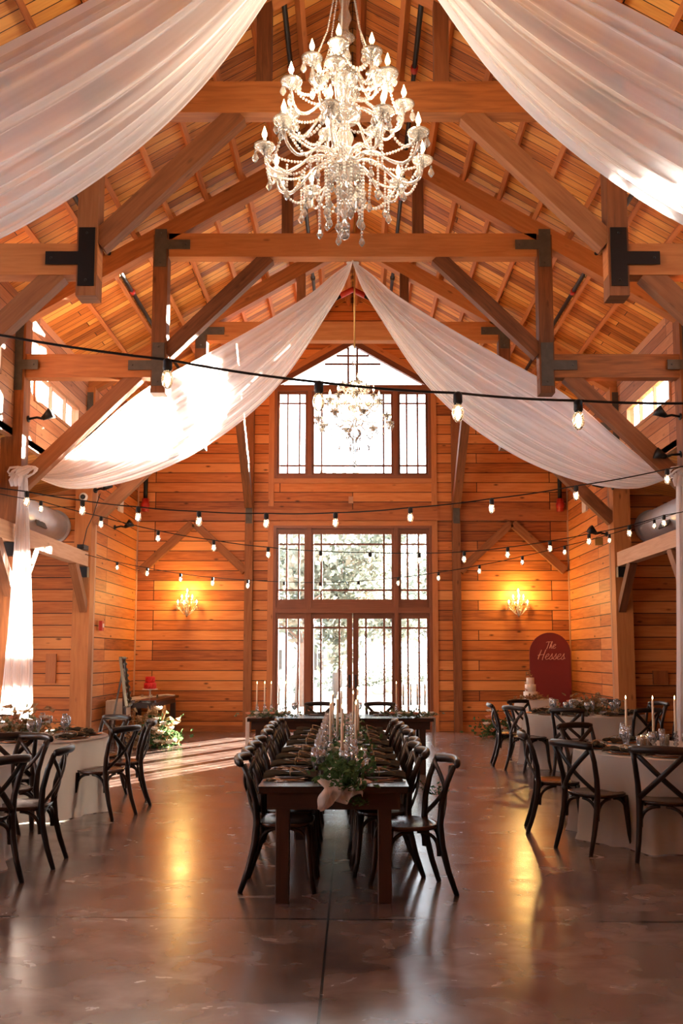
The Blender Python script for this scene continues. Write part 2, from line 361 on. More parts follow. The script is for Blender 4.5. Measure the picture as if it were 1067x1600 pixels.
for sx, nm in ((-1, 'left'), (1, 'right')):
    xa, xb = sx * (XN + .02), sx * (XN + .22)
    yz_wall('wall_%s_return' % nm, xa, xb, [[(16.35, 0), (YB, 0), (YB, roof_z(XN) + .05), (16.35, roof_z(XN) + .05)]], M_WALL, 'pine board side wall beside the %s back corner' % nm)
    # clerestory with a three light window in every bay
    segs = []; lo, hi = 5.42, 5.92; xc0, xc1 = sx * 4.80, sx * 4.92; top = roof_z(4.8) + .04
    segs.append([(YN, 4.68), (16.35, 4.68), (16.35, lo), (YN, lo)]); segs.append([(YN, hi), (16.35, hi), (16.35, top), (YN, top)])
    ws = [(c_ - 1.1, c_ + 1.1) for c_ in (-.9, 3.95, 7.45, 10.95, 14.45)]; e = YN
    for a, b_ in ws: segs.append([(e, lo), (a, lo), (a, hi), (e, hi)]); e = b_
    segs.append([(e, lo), (16.35, lo), (16.35, hi), (e, hi)])
    yz_wall('wall_%s_clerestory' % nm, xc0, xc1, segs, M_CLER, 'pale pine clerestory wall above the %s aisle' % nm)
    m = MB(); m.prism([(sx * 4.68, 0), (sx * 8.2, 0), (sx * 8.2, 4.01), (sx * 4.68, 4.77)], 16.36, 16.5)
    struct(m.build('wall_%s_aisle' % nm, M_WALL), 'pine board end wall of the %s aisle behind the duct' % nm, 'wall')
    segs = [[(YN, 0), (16.4, 0), (16.4, 1.0), (YN, 1.0)], [(YN, 3.0), (16.4, 3.0), (16.4, 4.0), (YN, 4.0)]]; e = YN
    for c_ in ((1, 5.7, 10.9) if sx < 0 else ()): segs.append([(e, 1.0), (c_ - 1.3, 1.0), (c_ - 1.3, 3.0), (e, 3.0)]); e = c_ + 1.3
    segs.append([(e, 1.0), (16.4, 1.0), (16.4, 3.0), (e, 3.0)])
    yz_wall('wall_%s_outer' % nm, sx * 8.0, sx * 8.2, segs, M_WALL, 'outer pine board wall of the %s aisle' % nm)
    m = MB(); m.prism([(sx * 4.8, 4.70), (sx * 8.25, 3.96), (sx * 8.25, 4.06), (sx * 4.8, 4.80)], YN, 16.45)
    struct(m.build('ceiling_%s_aisle' % nm, M_ROOF), 'sloping board ceiling over the %s aisle' % nm, 'ceiling')
    # main roof slope, boards run from eave to ridge
    m = MB(); ln = math.hypot(5.3, 5.3 * SL)
    p = [(0, YN - .2, roof_z(0)), (sx * 5.3, YN - .2, roof_z(5.3)), (sx * 5.3, YB + .4, roof_z(5.3)), (0, YB + .4, roof_z(0))]
    q = [(a, b_, c_ + .12) for a, b_, c_ in p]; U = [(0, 0), (ln, 0), (ln, 23.7), (0, 23.7)]
    m.add(p + q, [(0, 1, 2, 3), (7, 6, 5, 4), (0, 1, 5, 4), (1, 2, 6, 5), (2, 3, 7, 6)], [U, U[::-1], U, U, U])
    rf = struct(m.build('ceiling_%s' % nm, M_ROOF), 'pine board roof slope on the %s side seen from below' % nm, 'ceiling')
    for x in (.08, .59, 1.10, 1.61, 2.12, 2.63, 3.14, 3.65, 4.16):
        for k in range(4):
            ya, yb = ((YN, 9.2), (9.2, 12.7), (12.7, 16.2), (16.2, YB))[k]; xx = sx * (x + (.03 if k % 2 else -.02))
            m = MB(); nz = Vector((sx * SL, 0, 1)).normalized(); zz = rafter_z(xx) + .31 + .075
            m.bar((xx, ya + .01, zz), (xx, yb - .01, zz), .062, .15, up=nz); m.build('purlin', M_PURL, rf)
    # skirting and corner trims
    m = MB(); m.box(sx * (XN + .02) - .02 * (sx > 0), sx * (XN + .02) + .02 * (sx < 0), YB - .06, YB - .0, 0, 6.6, 2)
    struct(m.build('trim_corner_%s' % nm, M_PALE), 'pale corner moulding in the %s back corner' % nm, 'trim')
    m = MB(); xr = sx * (XN - .005); m.box(min(xr, xr + .03 * sx), max(xr, xr + .03 * sx), 16.33, 16.40, 0, 5.6, 2)
    struct(m.build('trim_edge_%s' % nm, M_PALE), 'pale edge board beside the %s corner post' % nm, 'trim')
    m = MB(); a, b_ = (-4.66, -2.34) if sx < 0 else (2.34, 4.66); m.box(a, b_, YB - .03, YB, 0, .13)
    struct(m.build('baseboard_%s' % nm, M_TRIM), 'dark pine baseboard at the foot of the back wall, %s side' % nm, 'baseboard')

# ------------------------------------------------------------------ windows and doors in the back wall
def light(parent, x0, x1, z0, z1, vb, hb, y=YB + .03, st=.05, bars=.040, rb=None, rt=None):
    m = MB(); T = .05; rb = rb or st; rt = rt or st
    m.box(x0, x0 + st, y, y + T, z0, z1, 2); m.box(x1 - st, x1, y, y + T, z0, z1, 2)
    m.box(x0 + st, x1 - st, y, y + T, z0, z0 + rb, 0); m.box(x0 + st, x1 - st, y, y + T, z1 - rt, z1, 0)
    f = m.build('sash_frame', M_FRAME, parent)
    m = MB()
    for x in vb: m.box(x - bars / 2, x + bars / 2, y + .012, y + .038, z0 + rb, z1 - rt, 2)
    for z in hb: m.box(x0 + st, x1 - st, y + .013, y + .037, z - bars / 2, z + bars / 2, 0)
    if vb or hb: m.build('glazing_bar', M_FRAME, f)
    m = MB(); m.add([(x0 + st, y + .025, z0 + st), (x1 - st, y + .025, z0 + st), (x1 - st, y + .025, z1 - st), (x0 + st, y + .025, z1 - st)], [(0, 1, 2, 3)]); m.build('pane', M_PANE, f)
    return f
def frame_bars(parent, bars_, name='frame'):
    m = MB()
    for k, a in enumerate(bars_): m.box(a[0], a[1], YB - .03 - .0015 * k, YB + .12 + .0015 * k, a[2], a[3])
    return m.build(name, M_FRAME, parent)
w1 = thing('window_1', 'large transom window of three lights with prairie glazing bars above the doors', 'window', (0, 0, 0), kind='structure')
frame_bars(w1, [(-1.72, -1.66, 0, 4.42), (1.66, 1.72, 0, 4.42), (-1.66, 1.66, 4.36, 4.42), (-1.66, 1.66, 2.52, 2.64), (-.99, -.90, 0, 4.36), (.90, .99, 0, 4.36), (-1.66, -.99, 0, .12), (.99, 1.66, 0, .12)])
for x0, x1, vb in ((-1.66, -.99, (-1.43, -1.17)), (-.90, .90, (-.68, .68)), (.99, 1.66, (1.19, 1.43))):
    light(w1, x0, x1, 2.64, 4.36, vb, (3.02, 4.02), st=.06 if x0 != -.9 else .055, rb=.18, rt=.12)
for x0, x1, vb in ((-1.66, -.99, (-1.43, -1.17)), (.99, 1.66, (1.19, 1.43))): light(w1, x0, x1, .12, 2.52, vb, (2.2,), st=.06, rb=.14, rt=.12)
d1 = thing('door_1', 'double glazed wooden entrance doors with dark handles', 'door', (0, 0, 0), kind='structure')
for s_ in (-1, 1):
    m = MB(); a, b_ = (-.90, -.005) if s_ < 0 else (.005, .90); y = YB + .03
    m.box(a, a + (.06 if s_ < 0 else .12), y, y + .05, .02, 2.52, 2); m.box(b_ - (.12 if s_ < 0 else .06), b_, y, y + .05, .02, 2.52, 2)
    a2, b2 = (a + .06, b_ - .12) if s_ < 0 else (a + .12, b_ - .06)
    m.box(a2, b2, y, y + .05, .02, .26, 0); m.box(a2, b2, y, y + .05, 2.40, 2.52, 0)
    lf = m.build('door_leaf', M_FRAME, d1)
    m = MB()
    for x in (a2 + .16, b2 - .16): m.box(x - .020, x + .020, y + .012, y + .038, .26, 2.40, 2)
    m.box(a2, b2, y + .013, y + .037, 2.19, 2.23, 0); m.build('glazing_bar', M_FRAME, lf)
    m = MB(); m.add([(a2, y + .025, .26), (b2, y + .025, .26), (b2, y + .025, 2.4), (a2, y + .025, 2.4)], [(0, 1, 2, 3)]); m.build('pane', M_PANE, lf)
    m = MB(); x = s_ * .065; m.box(x - .022, x + .022, y - .015, y, .92, 1.20, 2); m.tube([(x, y - .01, .98), (x, y - .05, .98), (x - s_ * .0, y - .055, .97), (x + s_ * .09, y - .055, .96)], .009, 8); m.build('handle', M_BLACK, lf)
w2 = thing('window_2', 'tall gable window with three lights and a peaked top, blown out with daylight', 'window', (0, 0, 0), kind='structure')
frame_bars(w2, [(-1.72, -1.66, 5.46, 7.62), (1.66, 1.72, 5.46, 7.62), (-1.66, 1.66, 5.46, 5.54), (-1.66, 1.66, 7.42, 7.56), (-.99, -.90, 5.54, 7.42), (.90, .99, 5.54, 7.42)])
for x0, x1, vb in ((-1.66, -.99, (-1.43, -1.17)), (-.90, .90, (-.68, .68)), (.99, 1.66, (1.19, 1.43))): light(w2, x0, x1, 5.54, 7.42, vb, (5.76, 7.16), st=.055)
m = MB(); y = YB + .04
for s_ in (-1, 1):
    m.bar((s_ * 1.72, y, 7.60 - .03), (0, y, 8.57 - .02), .12, .13); m.box(s_ * .10 - .022, s_ * .10 + .022, y - .02, y + .02, 7.56, 8.45, 2)
m.box(-.62, .62, y - .015, y + .015, 8.03, 8.07, 0); m.box(-.36, .36, y - .015, y + .015, 8.22, 8.26, 0); gp = m.build('gable_sash', M_FRAME, w2)
m = MB(); m.add([(-1.68, y, 7.55), (1.68, y, 7.55), (0, y, 8.52)], [(0, 1, 2)]); m.build('pane', M_PANE, gp)
m = MB()
for s_ in (-1, 1):
    m.box(s_ * 1.78 - .06, s_ * 1.78 + .06, YB - .035, YB - .001, 0, 4.5, 2); m.box(s_ * 1.78 - .06, s_ * 1.78 + .06, YB - .035, YB - .001, 4.85, 7.62, 2)
    m.bar((s_ * 1.84, YB - .018, 7.62), (0, YB - .018, 8.69), .034, .12)
m.box(-1.84, 1.84, YB - .033, YB - .001, 4.42, 4.52, 0); m.box(-1.72, 1.72, YB - .033, YB - .001, 5.36, 5.46, 0)
struct(m.build('trim_1', M_TRIM), 'pine casing boards around the back windows', 'trim')
n = 3
for sx in (-1, 1):
    for yc in (3.95, 7.45, 10.95, 14.45):
        wn = thing('window_%d' % n, 'low three pane clerestory window high on the %s wall' % ('left' if sx < 0 else 'right'), 'window', kind='structure'); n += 1
        m = MB(); x0, x1 = sorted((sx * 4.775, sx * 4.83))
        for a, b_, c_, d_ in ((yc - 1.1, yc - 1.04, 5.42, 5.92), (yc + 1.04, yc + 1.1, 5.42, 5.92), (yc - .36, yc - .335, 5.47, 5.87), (yc + .335, yc + .36, 5.47, 5.87)): m.box(x0, x1, a, b_, c_, d_, 2)
        m.box(x0, x1, yc - 1.04, yc + 1.04, 5.42, 5.47, 1); m.box(x0, x1, yc - 1.04, yc + 1.04, 5.87, 5.92, 1)
        f = m.build('window_frame', M_PALE, wn)
        m = MB(); xx = sx * 4.81; m.add([(xx, yc - 1.04, 5.47), (xx, yc + 1.04, 5.47), (xx, yc + 1.04, 5.87), (xx, yc - 1.04, 5.87)], [(0, 1, 2, 3)]); m.build('pane', M_PANE, f)

# ------------------------------------------------------------------ timber frame
def plate_T(m, x, z0, z1, zh, dirx, y, hw=.085, reach=.34, th=.012):
    m.box(x - hw, x + hw, y - th, y, z0, z1, 2); a, b_ = (x + dirx * hw, x + dirx * (hw + reach)); m.box(min(a, b_), max(a, b_), y - th, y, zh - .07, zh + .07, 0)
    for zz in (z0 + .06, z1 - .06): m.ball((x, y - th, zz), .014, 6, 4)
    m.ball((x + dirx * (hw + reach - .06), y - th, zh), .014, 6, 4)
LBL = ('timber hammer beam truss closest overhead, carrying the near drapes', 'dark timber hammer beam truss behind the big chandelier, with black plates',
       'timber hammer beam truss that the far drapes hang from', 'farthest timber hammer beam truss, nearest the back window')
for ti, Y in enumerate(TY):
    t = thing('roof_truss', LBL[ti], 'truss', (0, Y, 0), group='roof trusses'); T = .2
    for s_ in (-1, 1):
        m = MB(); m.bar((s_ * 5.0, 0, rafter_z(5.0) + .155), (0, 0, rafter_z(0) + .155), .18, .265); m.build('rafter', M_BEAM, t)
        m = MB(); m.bar((s_ * 2.66, 0, 5.72), (s_ * XN, 0, 5.72), .18, .34); m.build('hammer_beam', M_BEAM, t)
        m = MB(); m.bar((s_ * 2.77, 0, 5.32), (s_ * 2.77, 0, 7.66), .21, .22, up=(0, 1, 0)); m.build('hammer_post', M_TIMB, t)
        m = MB(); m.bar((s_ * 2.68, 0, 5.92), (s_ * 1.22, 0, 7.36), .15, .21); m.build('brace', M_TIMB, t)
        m = MB(); m.bar((s_ * 3.08, 0, 5.60), (s_ * (XN + .02), 0, 4.02), .15, .21); m.build('brace', M_TIMB, t)
        m = MB(); m.bar((s_ * .95, 0, 7.69), (s_ * .95, 0, rafter_z(.95) + .05), .16, .16, up=(0, 1, 0)); m.build('strut', M_TIMB, t)
        m = MB(); m.bar((s_ * (XN + .15), 0, 0), (s_ * (XN + .15), 0, 6.45), .30, .26, up=(0, 1, 0)); m.build('post', M_BEAM, t)
        mp_ = M_BLACK if ti == 1 else M_STEEL
        m = MB(); plate_T(m, s_ * 2.77, 5.42, 6.05, 5.72, s_, -.112); m.build('steel_plate', mp_, t)
        m = MB(); plate_T(m, s_ * 2.77, 7.18, 7.74, 7.51, -s_, -.112); m.build('steel_plate', mp_, t)
        m = MB(); plate_T(m, s_ * (XN + .1), 5.35, 6.35, 5.72, -s_, -.142, .07, .22); m.build('steel_plate', mp_, t)
    m = MB(); m.bar((-2.66, 0, 7.515), (2.66, 0, 7.515), .18, .35); m.build('collar_beam', M_BEAM, t)
# side girts with knee braces, one per bay
for sx, nm in ((-1, 'left'), (1, 'right')):
    for k, (ya, yb) in enumerate(((5.83, 9.07), (9.33, 12.57), (12.83, 16.0))):
        t = thing('side_girt', '%s pale timber girt with knee braces in %s' % (nm, ('the nearest bay', 'the middle bay', 'the farthest bay, below the round duct')[k]), 'beam', (sx * (XN + .10), 0, 0), group='side girts')
        m = MB(); m.bar((0, ya, 3.30), (0, yb, 3.30), .16, .25); m.build('beam', M_PALE, t)
        for y0, y1 in ((yb + .10, yb - .62), (ya - .0, ya + .62)):
            m = MB(); m.bar((0, y0, 2.42), (0, y1, 3.20), .13, .15); m.build('knee_brace', M_TIMB, t)
        m = MB(); m.box(-.1, .1, yb - .12, yb + .0, 2.98, 3.16); m.build('steel_bracket', M_BLACK, t)
# wall posts, belt beam, braces on the back wall
for sx, nm in ((-1, 'left'), (1, 'right')):
    t = thing('wall_post', 'tall timber post on the back wall %s of the windows, with sloping strut' % nm, 'post', (sx * 2.24, YB - .09, 0))
    m = MB(); m.bar((0, 0, 0), (0, 0, rafter_z(2.24) - .02), .17, .17, up=(0, 1, 0)); m.build('post', M_TIMB, t)
    m = MB(); m.bar((0, -.1, 4.85), (-sx * .0, -3.2, 7.42), .17, .2); m.build('strut', M_TIMB, t)
    m = MB(); m.box(-.07, .07, -.1, -.088, 4.45, 5.0, 2); m.build('steel_plate', M_STEEL, t)
    t = thing('wall_brace', 'pair of timber braces forming an upside down V above the %s sconce' % nm, 'brace', (sx * 3.45, YB - .07, 0))
    for s_, xe in ((-1, -1.13), (1, 1.13)):
        m = MB(); m.bar((0 + s_ * .02, 0, 4.46), (xe, 0, 3.42), .12, .17); m.build('brace', M_TIMB, t)
m = MB(); m.box(-4.66, -1.85, YB - .05, YB - .001, 4.53, 4.77, 0); m.box(1.85, 4.66, YB - .05, YB - .001, 4.53, 4.77, 0); m.box(-1.85, 1.85, YB - .05, YB - .034, 4.53, 4.77, 0)
struct(m.build('trim_2', M_TRIM), 'wide pine belt board across the back wall', 'trim')
# bay T3 to wall: knee brace from post toward the back wall girt is hidden; ducts and pipes
for sx, nm in ((-1, 'left'), (1, 'right')):
    t = thing('round_duct', 'galvanised round air duct above the %s aisle' % nm, 'duct', (sx * 5.42, 0, 3.93))
    m = MB(); nn = 28; vs = []; ys = [16.34 - .06 * i for i in range(0, 200)]; fs = []
    for i, y in enumerate(ys):
        r_ = .27 + (.006 if i % 3 == 0 else 0)
        for k in range(nn): a = 2 * PI * k / nn; vs.append((r_ * math.cos(a), y, r_ * math.sin(a)))
    for i in range(len(ys) - 1):
        for k in range(nn): fs.append((i * nn + k, i * nn + (k + 1) % nn, (i + 1) * nn + (k + 1) % nn, (i + 1) * nn + k))
    m.add(vs, fs, None, True); m.build('duct_tube', M_DUCT, t)
    m = MB(); m.tube([(0, 16.34, 0), (0, 16.28, 0)], .31, 28); m.build('end_collar', M_DUCT, t)
    m = MB(); a = Vector((-sx * .24, 14.9, -.12)); m.bar(a - Vector((0, .22, 0)), a + Vector((0, .22, 0)), .03, .20, up=(sx * .45, 0, .9)); m.build('grille', M_STEEL, t)
    for xp, lb in ((3.52, 'lower'), (.78, 'upper')):
        zz = rafter_z(xp) + .31
        t = thing('sprinkler_pipe', 'black sprinkler pipe under the %s roof slope, the %s one' % (nm, lb), 'pipe', (sx * xp, 0, zz), group='sprinkler pipes')
        m = MB(); m.tube([(0, y, 0) for y in (3.0, 8, 12, 19.4)], .032, 10); m.build('pipe', M_BLACK, t)
        for y in (7.3, 10.8, 14.0, 17.2):
            m = MB(); m.tube([(0, y - .05, 0), (0, y + .05, 0)], .046, 10); m.build('coupling', M_RED if y < 15 else M_STEEL, t)
        for y in (8.6, 13.2): m = MB(); m.tube([(0, y, 0), (0, y, -.09)], .012, 6); m.build('sprinkler_head', M_BRASS, t)
# peak fitting: red cross main at the ridge near the back window
t = thing('ridge_pipe_fitting', 'red pipe tee at the roof ridge above the back window', 'pipe', (0, 17.6, 8.83))
m = MB(); m.tube([(-.25, 0, -.04), (0, 0, .09), (.25, 0, -.04)], .06, 10); m.build('fitting', M_RED, t)
m = MB(); m.tube([(-.25, 0, -.04), (-.75, 0, -.33)], .045, 10); m.build('branch_pipe', M_BLACK, t)
m = MB(); m.tube([(.25, 0, -.04), (.75, 0, -.33)], .045, 10); m.build('branch_pipe', M_BLACK, t)
# small fittings on walls
for sx, nm in ((-1, 'left'), (1, 'right')):
    t = thing('riser_pipe', 'black riser pipe with red valve in the %s back corner' % nm, 'pipe', (sx * 4.50, YB - .1, 0))
    m = MB(); m.tube([(0, 0, 5.0), (0, 0, 6.2)], .045, 10); m.build('pipe', M_BLACK, t)
    m = MB(); m.tube([(0, 0, 4.72), (0, 0, 5.0)], .075, 12); m.ball((0, -.02, 4.86), .10, 10, 6); m.build('valve', M_RED, t)
    m = MB(); m.box(XN * sx - .02, XN * sx + .02, 17.9, 18.2, 4.48, 4.86); tag(m.build('wall_speaker', M_WHITE), 'flat pale grille high on the %s side wall' % nm, 'grille')
def flood(loc, d, label):
    t = thing('spotlight', label, 'spotlight', loc, group='wall spotlights'); d = Vector(d).normalized()
    m = MB(); m.tube([(0, 0, 0), d * .12 + Vector((0, 0, .02)), d * .2], .018, 8); m.build('arm', M_BLACK, t)
    m = MB(); a = d * .2; q = (d + Vector((0, 0, .6))).normalized(); m.tube([a, a + q * .05, a + q * .16], [.03, .045, .085], 12); m.build('lamp_head', M_BLACK, t)
    m = MB(); m.tube([(0, 0, 0), -d * .01], .05, 12); m.build('base', M_BLACK, t)
flood((-4.64, 12.75, 4.98), (1, -.1, 0), 'small spotlight on the left post beside the knotted drape')
flood((4.64, 12.62, 4.98), (-1, -.1, 0), 'black spotlight on the right post below the clerestory window')
flood((4.60, 12.55, 4.42), (-1, 0, -.2), 'black spotlight on the right post, the lower of its two')
flood((-4.60, 16.05, 4.55), (.8, -.5, 0), 'spotlight high on the far left corner post beside the dome camera')
flood((-4.64, 17.6, 4.10), (1, -.2, 0), 'dark spotlight on the left side wall over the string lights')
flood((4.64, 16.02, 4.60), (-1, -.2, 0), 'black spotlight at the top of the far right corner post')
flood((4.64, 16.5, 3.82), (-1, -.3, 0), 'black twin spotlight on the right side wall over the string lights')
t = thing('dome_camera', 'white dome camera on the far left wall above the duct', 'camera', (-4.80, 16.02, 4.42))
m = MB(); m.tube([(0, 0, 0), (0, -.04, 0)], .075, 16); m.build('housing', M_WHITE, t); m = MB(); m.ball((0, -.05, 0), .045, 12, 8); m.build('lens', M_BLACK, t)
t = thing('fire_strobe', 'red fire alarm strobe on the left side wall', 'alarm', (-4.63, 16.7, 2.15)); m = MB(); m.box(-.01, .05, -.07, .07, -.09, .09, 2); m.build('body', M_RED, t); m = MB(); m.box(.05, .065, -.03, .03, -.03, .04, 2); m.build('lens', M_WHITE, t)
m = MB(); m.box(-.09, .09, -.05, 0, -.26, .26, 2); tag(m.build('wall_box', M_TRIM, loc=(-5.38, 16.34, 1.38)), 'tall blank wooden cover on the left aisle wall', 'cover')
m = MB(); m.box(-.13, .13, -.05, 0, -.12, .12, 2); tag(m.build('wall_box', M_TRIM, loc=(5.48, 16.34, 1.22)), 'square blank wooden cover on the right aisle wall', 'cover')
m = MB(); m.box(-.07, .07, -.04, 0, -.07, .07, 2); tag(m.build('outlet_box', M_BRASS, loc=(4.45, 16.33, 3.66)), 'small yellow box under the right duct', 'outlet box')
m = MB(); m.box(-.05, .05, -.03, 0, -.075, .075, 2); tag(m.build('wall_box', M_PALE, loc=(-.04, YB - .05, 4.98)), 'small pale box on the wall between the two window groups', 'cover')
t = thing('power_box', 'black plug box with hanging cable on the left girt end', 'power box', (-4.70, 15.72, 3.47)); m = MB(); m.box(-.06, .06, -.14, .14, -.03, .05); m.build('box', M_BLACK, t)
m = MB(); m.tube([(0, 0, .04), (.03, .1, .35), (.12, .15, .6), (.22, .2, 1.0)], .008, 6); m.build('cable', M_BLACK, t)

# ------------------------------------------------------------------ drapes
BOT = [(0, 7.31), (.12, 7.02), (.37, 6.60), (.93, 5.72), (1.5, 5.10), (2.2, 4.58), (2.85, 4.25), (3.5, 4.05), (4.1, 4.0), (4.58, 4.16)]
TOP = [(0, 7.34), (.33, 7.16), (.68, 6.88), (1.40, 6.44), (2.14, 6.02), (2.85, 5.62), (3.35, 5.24), (3.8, 4.80), (4.2, 4.44), (4.58, 4.20)]
def poly(P, t):
    a = t * (len(P) - 1); i = min(int(a), len(P) - 2); f = a - i
    p0 = P[max(i - 1, 0)]; p1 = P[i]; p2 = P[i + 1]; p3 = P[min(i + 2, len(P) - 1)]
    return [.5 * (2 * p1[k] + (p2[k] - p0[k]) * f + (2 * p0[k] - 5 * p1[k] + 4 * p2[k] - p3[k]) * f * f + (3 * p1[k] - p0[k] - 3 * p2[k] + p3[k]) * f ** 3) for k in (0, 1)]
def swag(Y, sx, label, seed):
    rn = random.Random(seed); ph = [rn.uniform(0, 6.3) for _ in range(6)]
    t = thing('sheer_drape', label, 'drape', (0, Y, 0), group='sheer ceiling drapes')
    def fn(u, v):
        vv = v + .018 * math.sin(2 * PI * 5 * v + ph[0]) + .010 * math.sin(2 * PI * 11 * v + ph[1] + 2 * u)
        vv = min(1, max(0, vv)); a = poly(TOP, u); b_ = poly(BOT, u); e = math.sin(PI * min(1, max(0, u))) ** .7
        x = a[0] + (b_[0] - a[0]) * vv; z = a[1] + (b_[1] - a[1]) * vv
        y = .14 * min(1, u * 8) + e * (.10 + .42 * math.sin(PI * vv)) + e * (.05 * math.sin(2 * PI * 6.5 * v + ph[2] + 1.2 * u) + .03 * math.sin(2 * PI * 14 * v + ph[3] - 2 * u) + .012 * math.sin(2 * PI * 31 * v + ph[4]))
        y += .02 * (1 - e)
        return (sx * x, y, z)
    m = MB(); m.sheet(fn, 70, 150); m.build('fabric', M_SHEER, t)
    return t
s1 = swag(TY[0], -1, 'sheer white drape sweeping across the top left corner', 1)
s2 = swag(TY[0], 1, 'sheer white drape sweeping across the top right corner', 2)
s3 = swag(TY[2], -1, 'sheer white drape hanging left of the far chandelier, glowing in sun', 3)
s4 = swag(TY[2], 1, 'sheer white drape hanging right of the far chandelier', 4)
for Y in (TY[0], TY[2]):
    m = MB()
    for s_ in (-1, 1): m.tube([(s_ * .05, 0, -.004), (s_ * .05, 0, -.016)], .045, 14)
    tag(m.build('ceiling_hook', M_WHITE, loc=(0, Y + .1, 7.338)), 'pair of white fixing discs under the %s truss collar' % ('near' if Y < 8 else 'far'), 'hook')
def column_drape(sx, Y, label):
    t = thing('column_drape', label, 'drape', (sx * (XN - .10), Y - .22, 0))
    def fn(u, v):
        z = 4.12 * (1 - u); wd = .055 + .17 * min(1, u * 1.2) ** .8; a = (v - .5) * 2
        return (a * wd + .03 * math.sin(u * 3), .035 * math.sin(a * 11 + u * 2) + .02 * math.sin(a * 23 - u * 3), z + .01)
    m = MB(); m.sheet(fn, 30, 60); m.build('fabric', cloth_full, t)
    m = MB(); rn = random.Random(5)
    for k in range(5):
        pts = []
        for i in range(9): a = i / 8 * 2 * PI; pts.append((.12 * math.cos(a) * (1 + .2 * rn.random()) + .03 * k - .06, -.05 + .03 * math.sin(a * 2 + k), 4.13 + .07 * math.sin(a + k * .7)))
        m.tube(pts, [.02 + .018 * rn.random() for _ in pts], 8, flat=.5)
    for k in range(3):
        m.tube([(-.09 + .05 * k, -.07, 4.1), (-.13 + .06 * k, -.09, 4.0), (-.12 + .05 * k, -.08, 3.92)], [.03, .04, .02], 8, flat=.4)
    m.build('knot', cloth_full, t)
    return t
cloth_full = cloth('gathered_voile', (.88, .84, .84), .88, .2, .42)
column_drape(-1, 12.62, 'gathered white drape hanging down the left post from a knot')
column_drape(1, 12.62, 'gathered white drape hanging down the right post at the frame edge')

# ------------------------------------------------------------------ chandeliers
def catenary(a, b_, sag, n):
    a = Vector(a); b_ = Vector(b_); return [a + (b_ - a) * (i / n) - Vector((0, 0, sag * 4 * (i / n) * (1 - i / n))) for i in range(n + 1)]
def beads(pts_fn, r, name, parent, gap=2.25, n=6, m_=4):
    # spread beads evenly along the polyline
    pts = pts_fn; acc = 0; m = MB(); m.ball(pts[0], r, n, m_); last = 0
    for i in range(1, len(pts)):
        seg = (pts[i] - pts[i - 1]).length; t = gap * r - last
        while t < seg: m.ball(pts[i - 1].lerp(pts[i], t / seg), r, n, m_); t += gap * r
        last = seg - (t - gap * r)
    return m.build(name, M_BEAD, parent)
def drop_proto(name, h, wd):
    m = MB(); m.lathe([(1e-4, -h), (wd * .55, -h * .86), (wd, -h * .62), (wd * .6, -h * .3), (1e-4, -.012)], 6, smooth=False); m.ball((0, 0, -.006), wd * .45, 6, 4)
    me = m.build(name, M_CRYS); return me
def place_part(proto, parent, loc):
    c_ = proto.copy(); COL.objects.link(c_); c_.parent = parent; c_.location = loc; return c_
def chandelier(name, label, loc, tiers, column, top, k, bead_r, drops, glow=M_BULB, chain=True, swags=True, lit=True):
    """tiers: (n, R, z_cup, z_hub, phase) relative to loc; k = candle scale"""
    t = thing(name, label, 'chandelier', loc)
    m = MB(); m.lathe(column, 20); m.build('column', M_CRYS, t)
    dp = drop_proto('crystal_drop', .095 * k, .026 * k); dp.parent = t; first = True
    cup = MB(); cup.lathe([(.012 * k, -.05 * k), (.03 * k, -.03 * k), (.075 * k, .0), (.085 * k, .018 * k), (.06 * k, .012 * k), (.02 * k, -.012 * k), (.018 * k, .02 * k)], 12)
    cupm = None
    for ti, (n_, R_, zc, zh, ph) in enumerate(tiers):
        cups = []
        for i in range(n_):
            a = 2 * PI * (i + ph) / n_; ca, sa = math.cos(a), math.sin(a)
            P = [(.04, zh + .0), (.18 * R_ + .03, zh + .07 * k), (.42 * R_, zh + .05 * k), (.62 * R_, zh - .05 * k), (.80 * R_, zh - .10 * k), (.95 * R_, zh - .05 * k), (R_, zc - .045 * k)]
            Q = []
            for j in range(19): q = poly(P, j / 18); Q.append((q[0] * ca, q[0] * sa, q[1]))
            m = MB(); m.tube(Q, .012 * k, 7); arm = m.build('arm', M_CRYS, t)
            c = Vector((R_ * ca, R_ * sa, zc)); cups.append(c)
            if cupm is None: co = cup.build('candle_cup', M_CRYS, arm); cupm = co
            else: co = cupm.copy(); COL.objects.link(co); co.parent = arm
            co.location = c
            m = MB(); m.lathe([(.013 * k, 0), (.013 * k, .08 * k), (1e-4, .08 * k)], 8, (c.x, c.y, c.z)); m.build('candle_sleeve', M_CANDLE, arm)
            m = MB(); m.lathe([(.008 * k, 0), (.019 * k, .022 * k), (.020 * k, .038 * k), (.011 * k, .066 * k), (.004 * k, .088 * k), (1e-4, .1 * k)], 8, (c.x, c.y, c.z + .08 * k)); m.build('bulb', glow, arm)
            for j in range(drops):
                b_ = a + (j - (drops - 1) / 2) * 2.0; q = c + Vector((.068 * k * math.cos(b_), .068 * k * math.sin(b_), -.01 - .02 * (j % 2)))
                if first: dp.location = q; first = False
                else: place_part(dp, t, q)
        if swags:
            for i in range(n_):
                beads(catenary(cups[i], cups[(i + 1) % n_], .13 * k + .05 * R_, 14), bead_r, 'bead_strand', t)
            if ti < len(tiers):
                for i in range(n_): beads(catenary(cups[i] + Vector((0, 0, -.02)), (.05 * math.cos(2 * PI * i / n_), .05 * math.sin(2 * PI * i / n_), zh + .16), .10 * k, 12), bead_r * .9, 'bead_strand', t)
    return t, dp
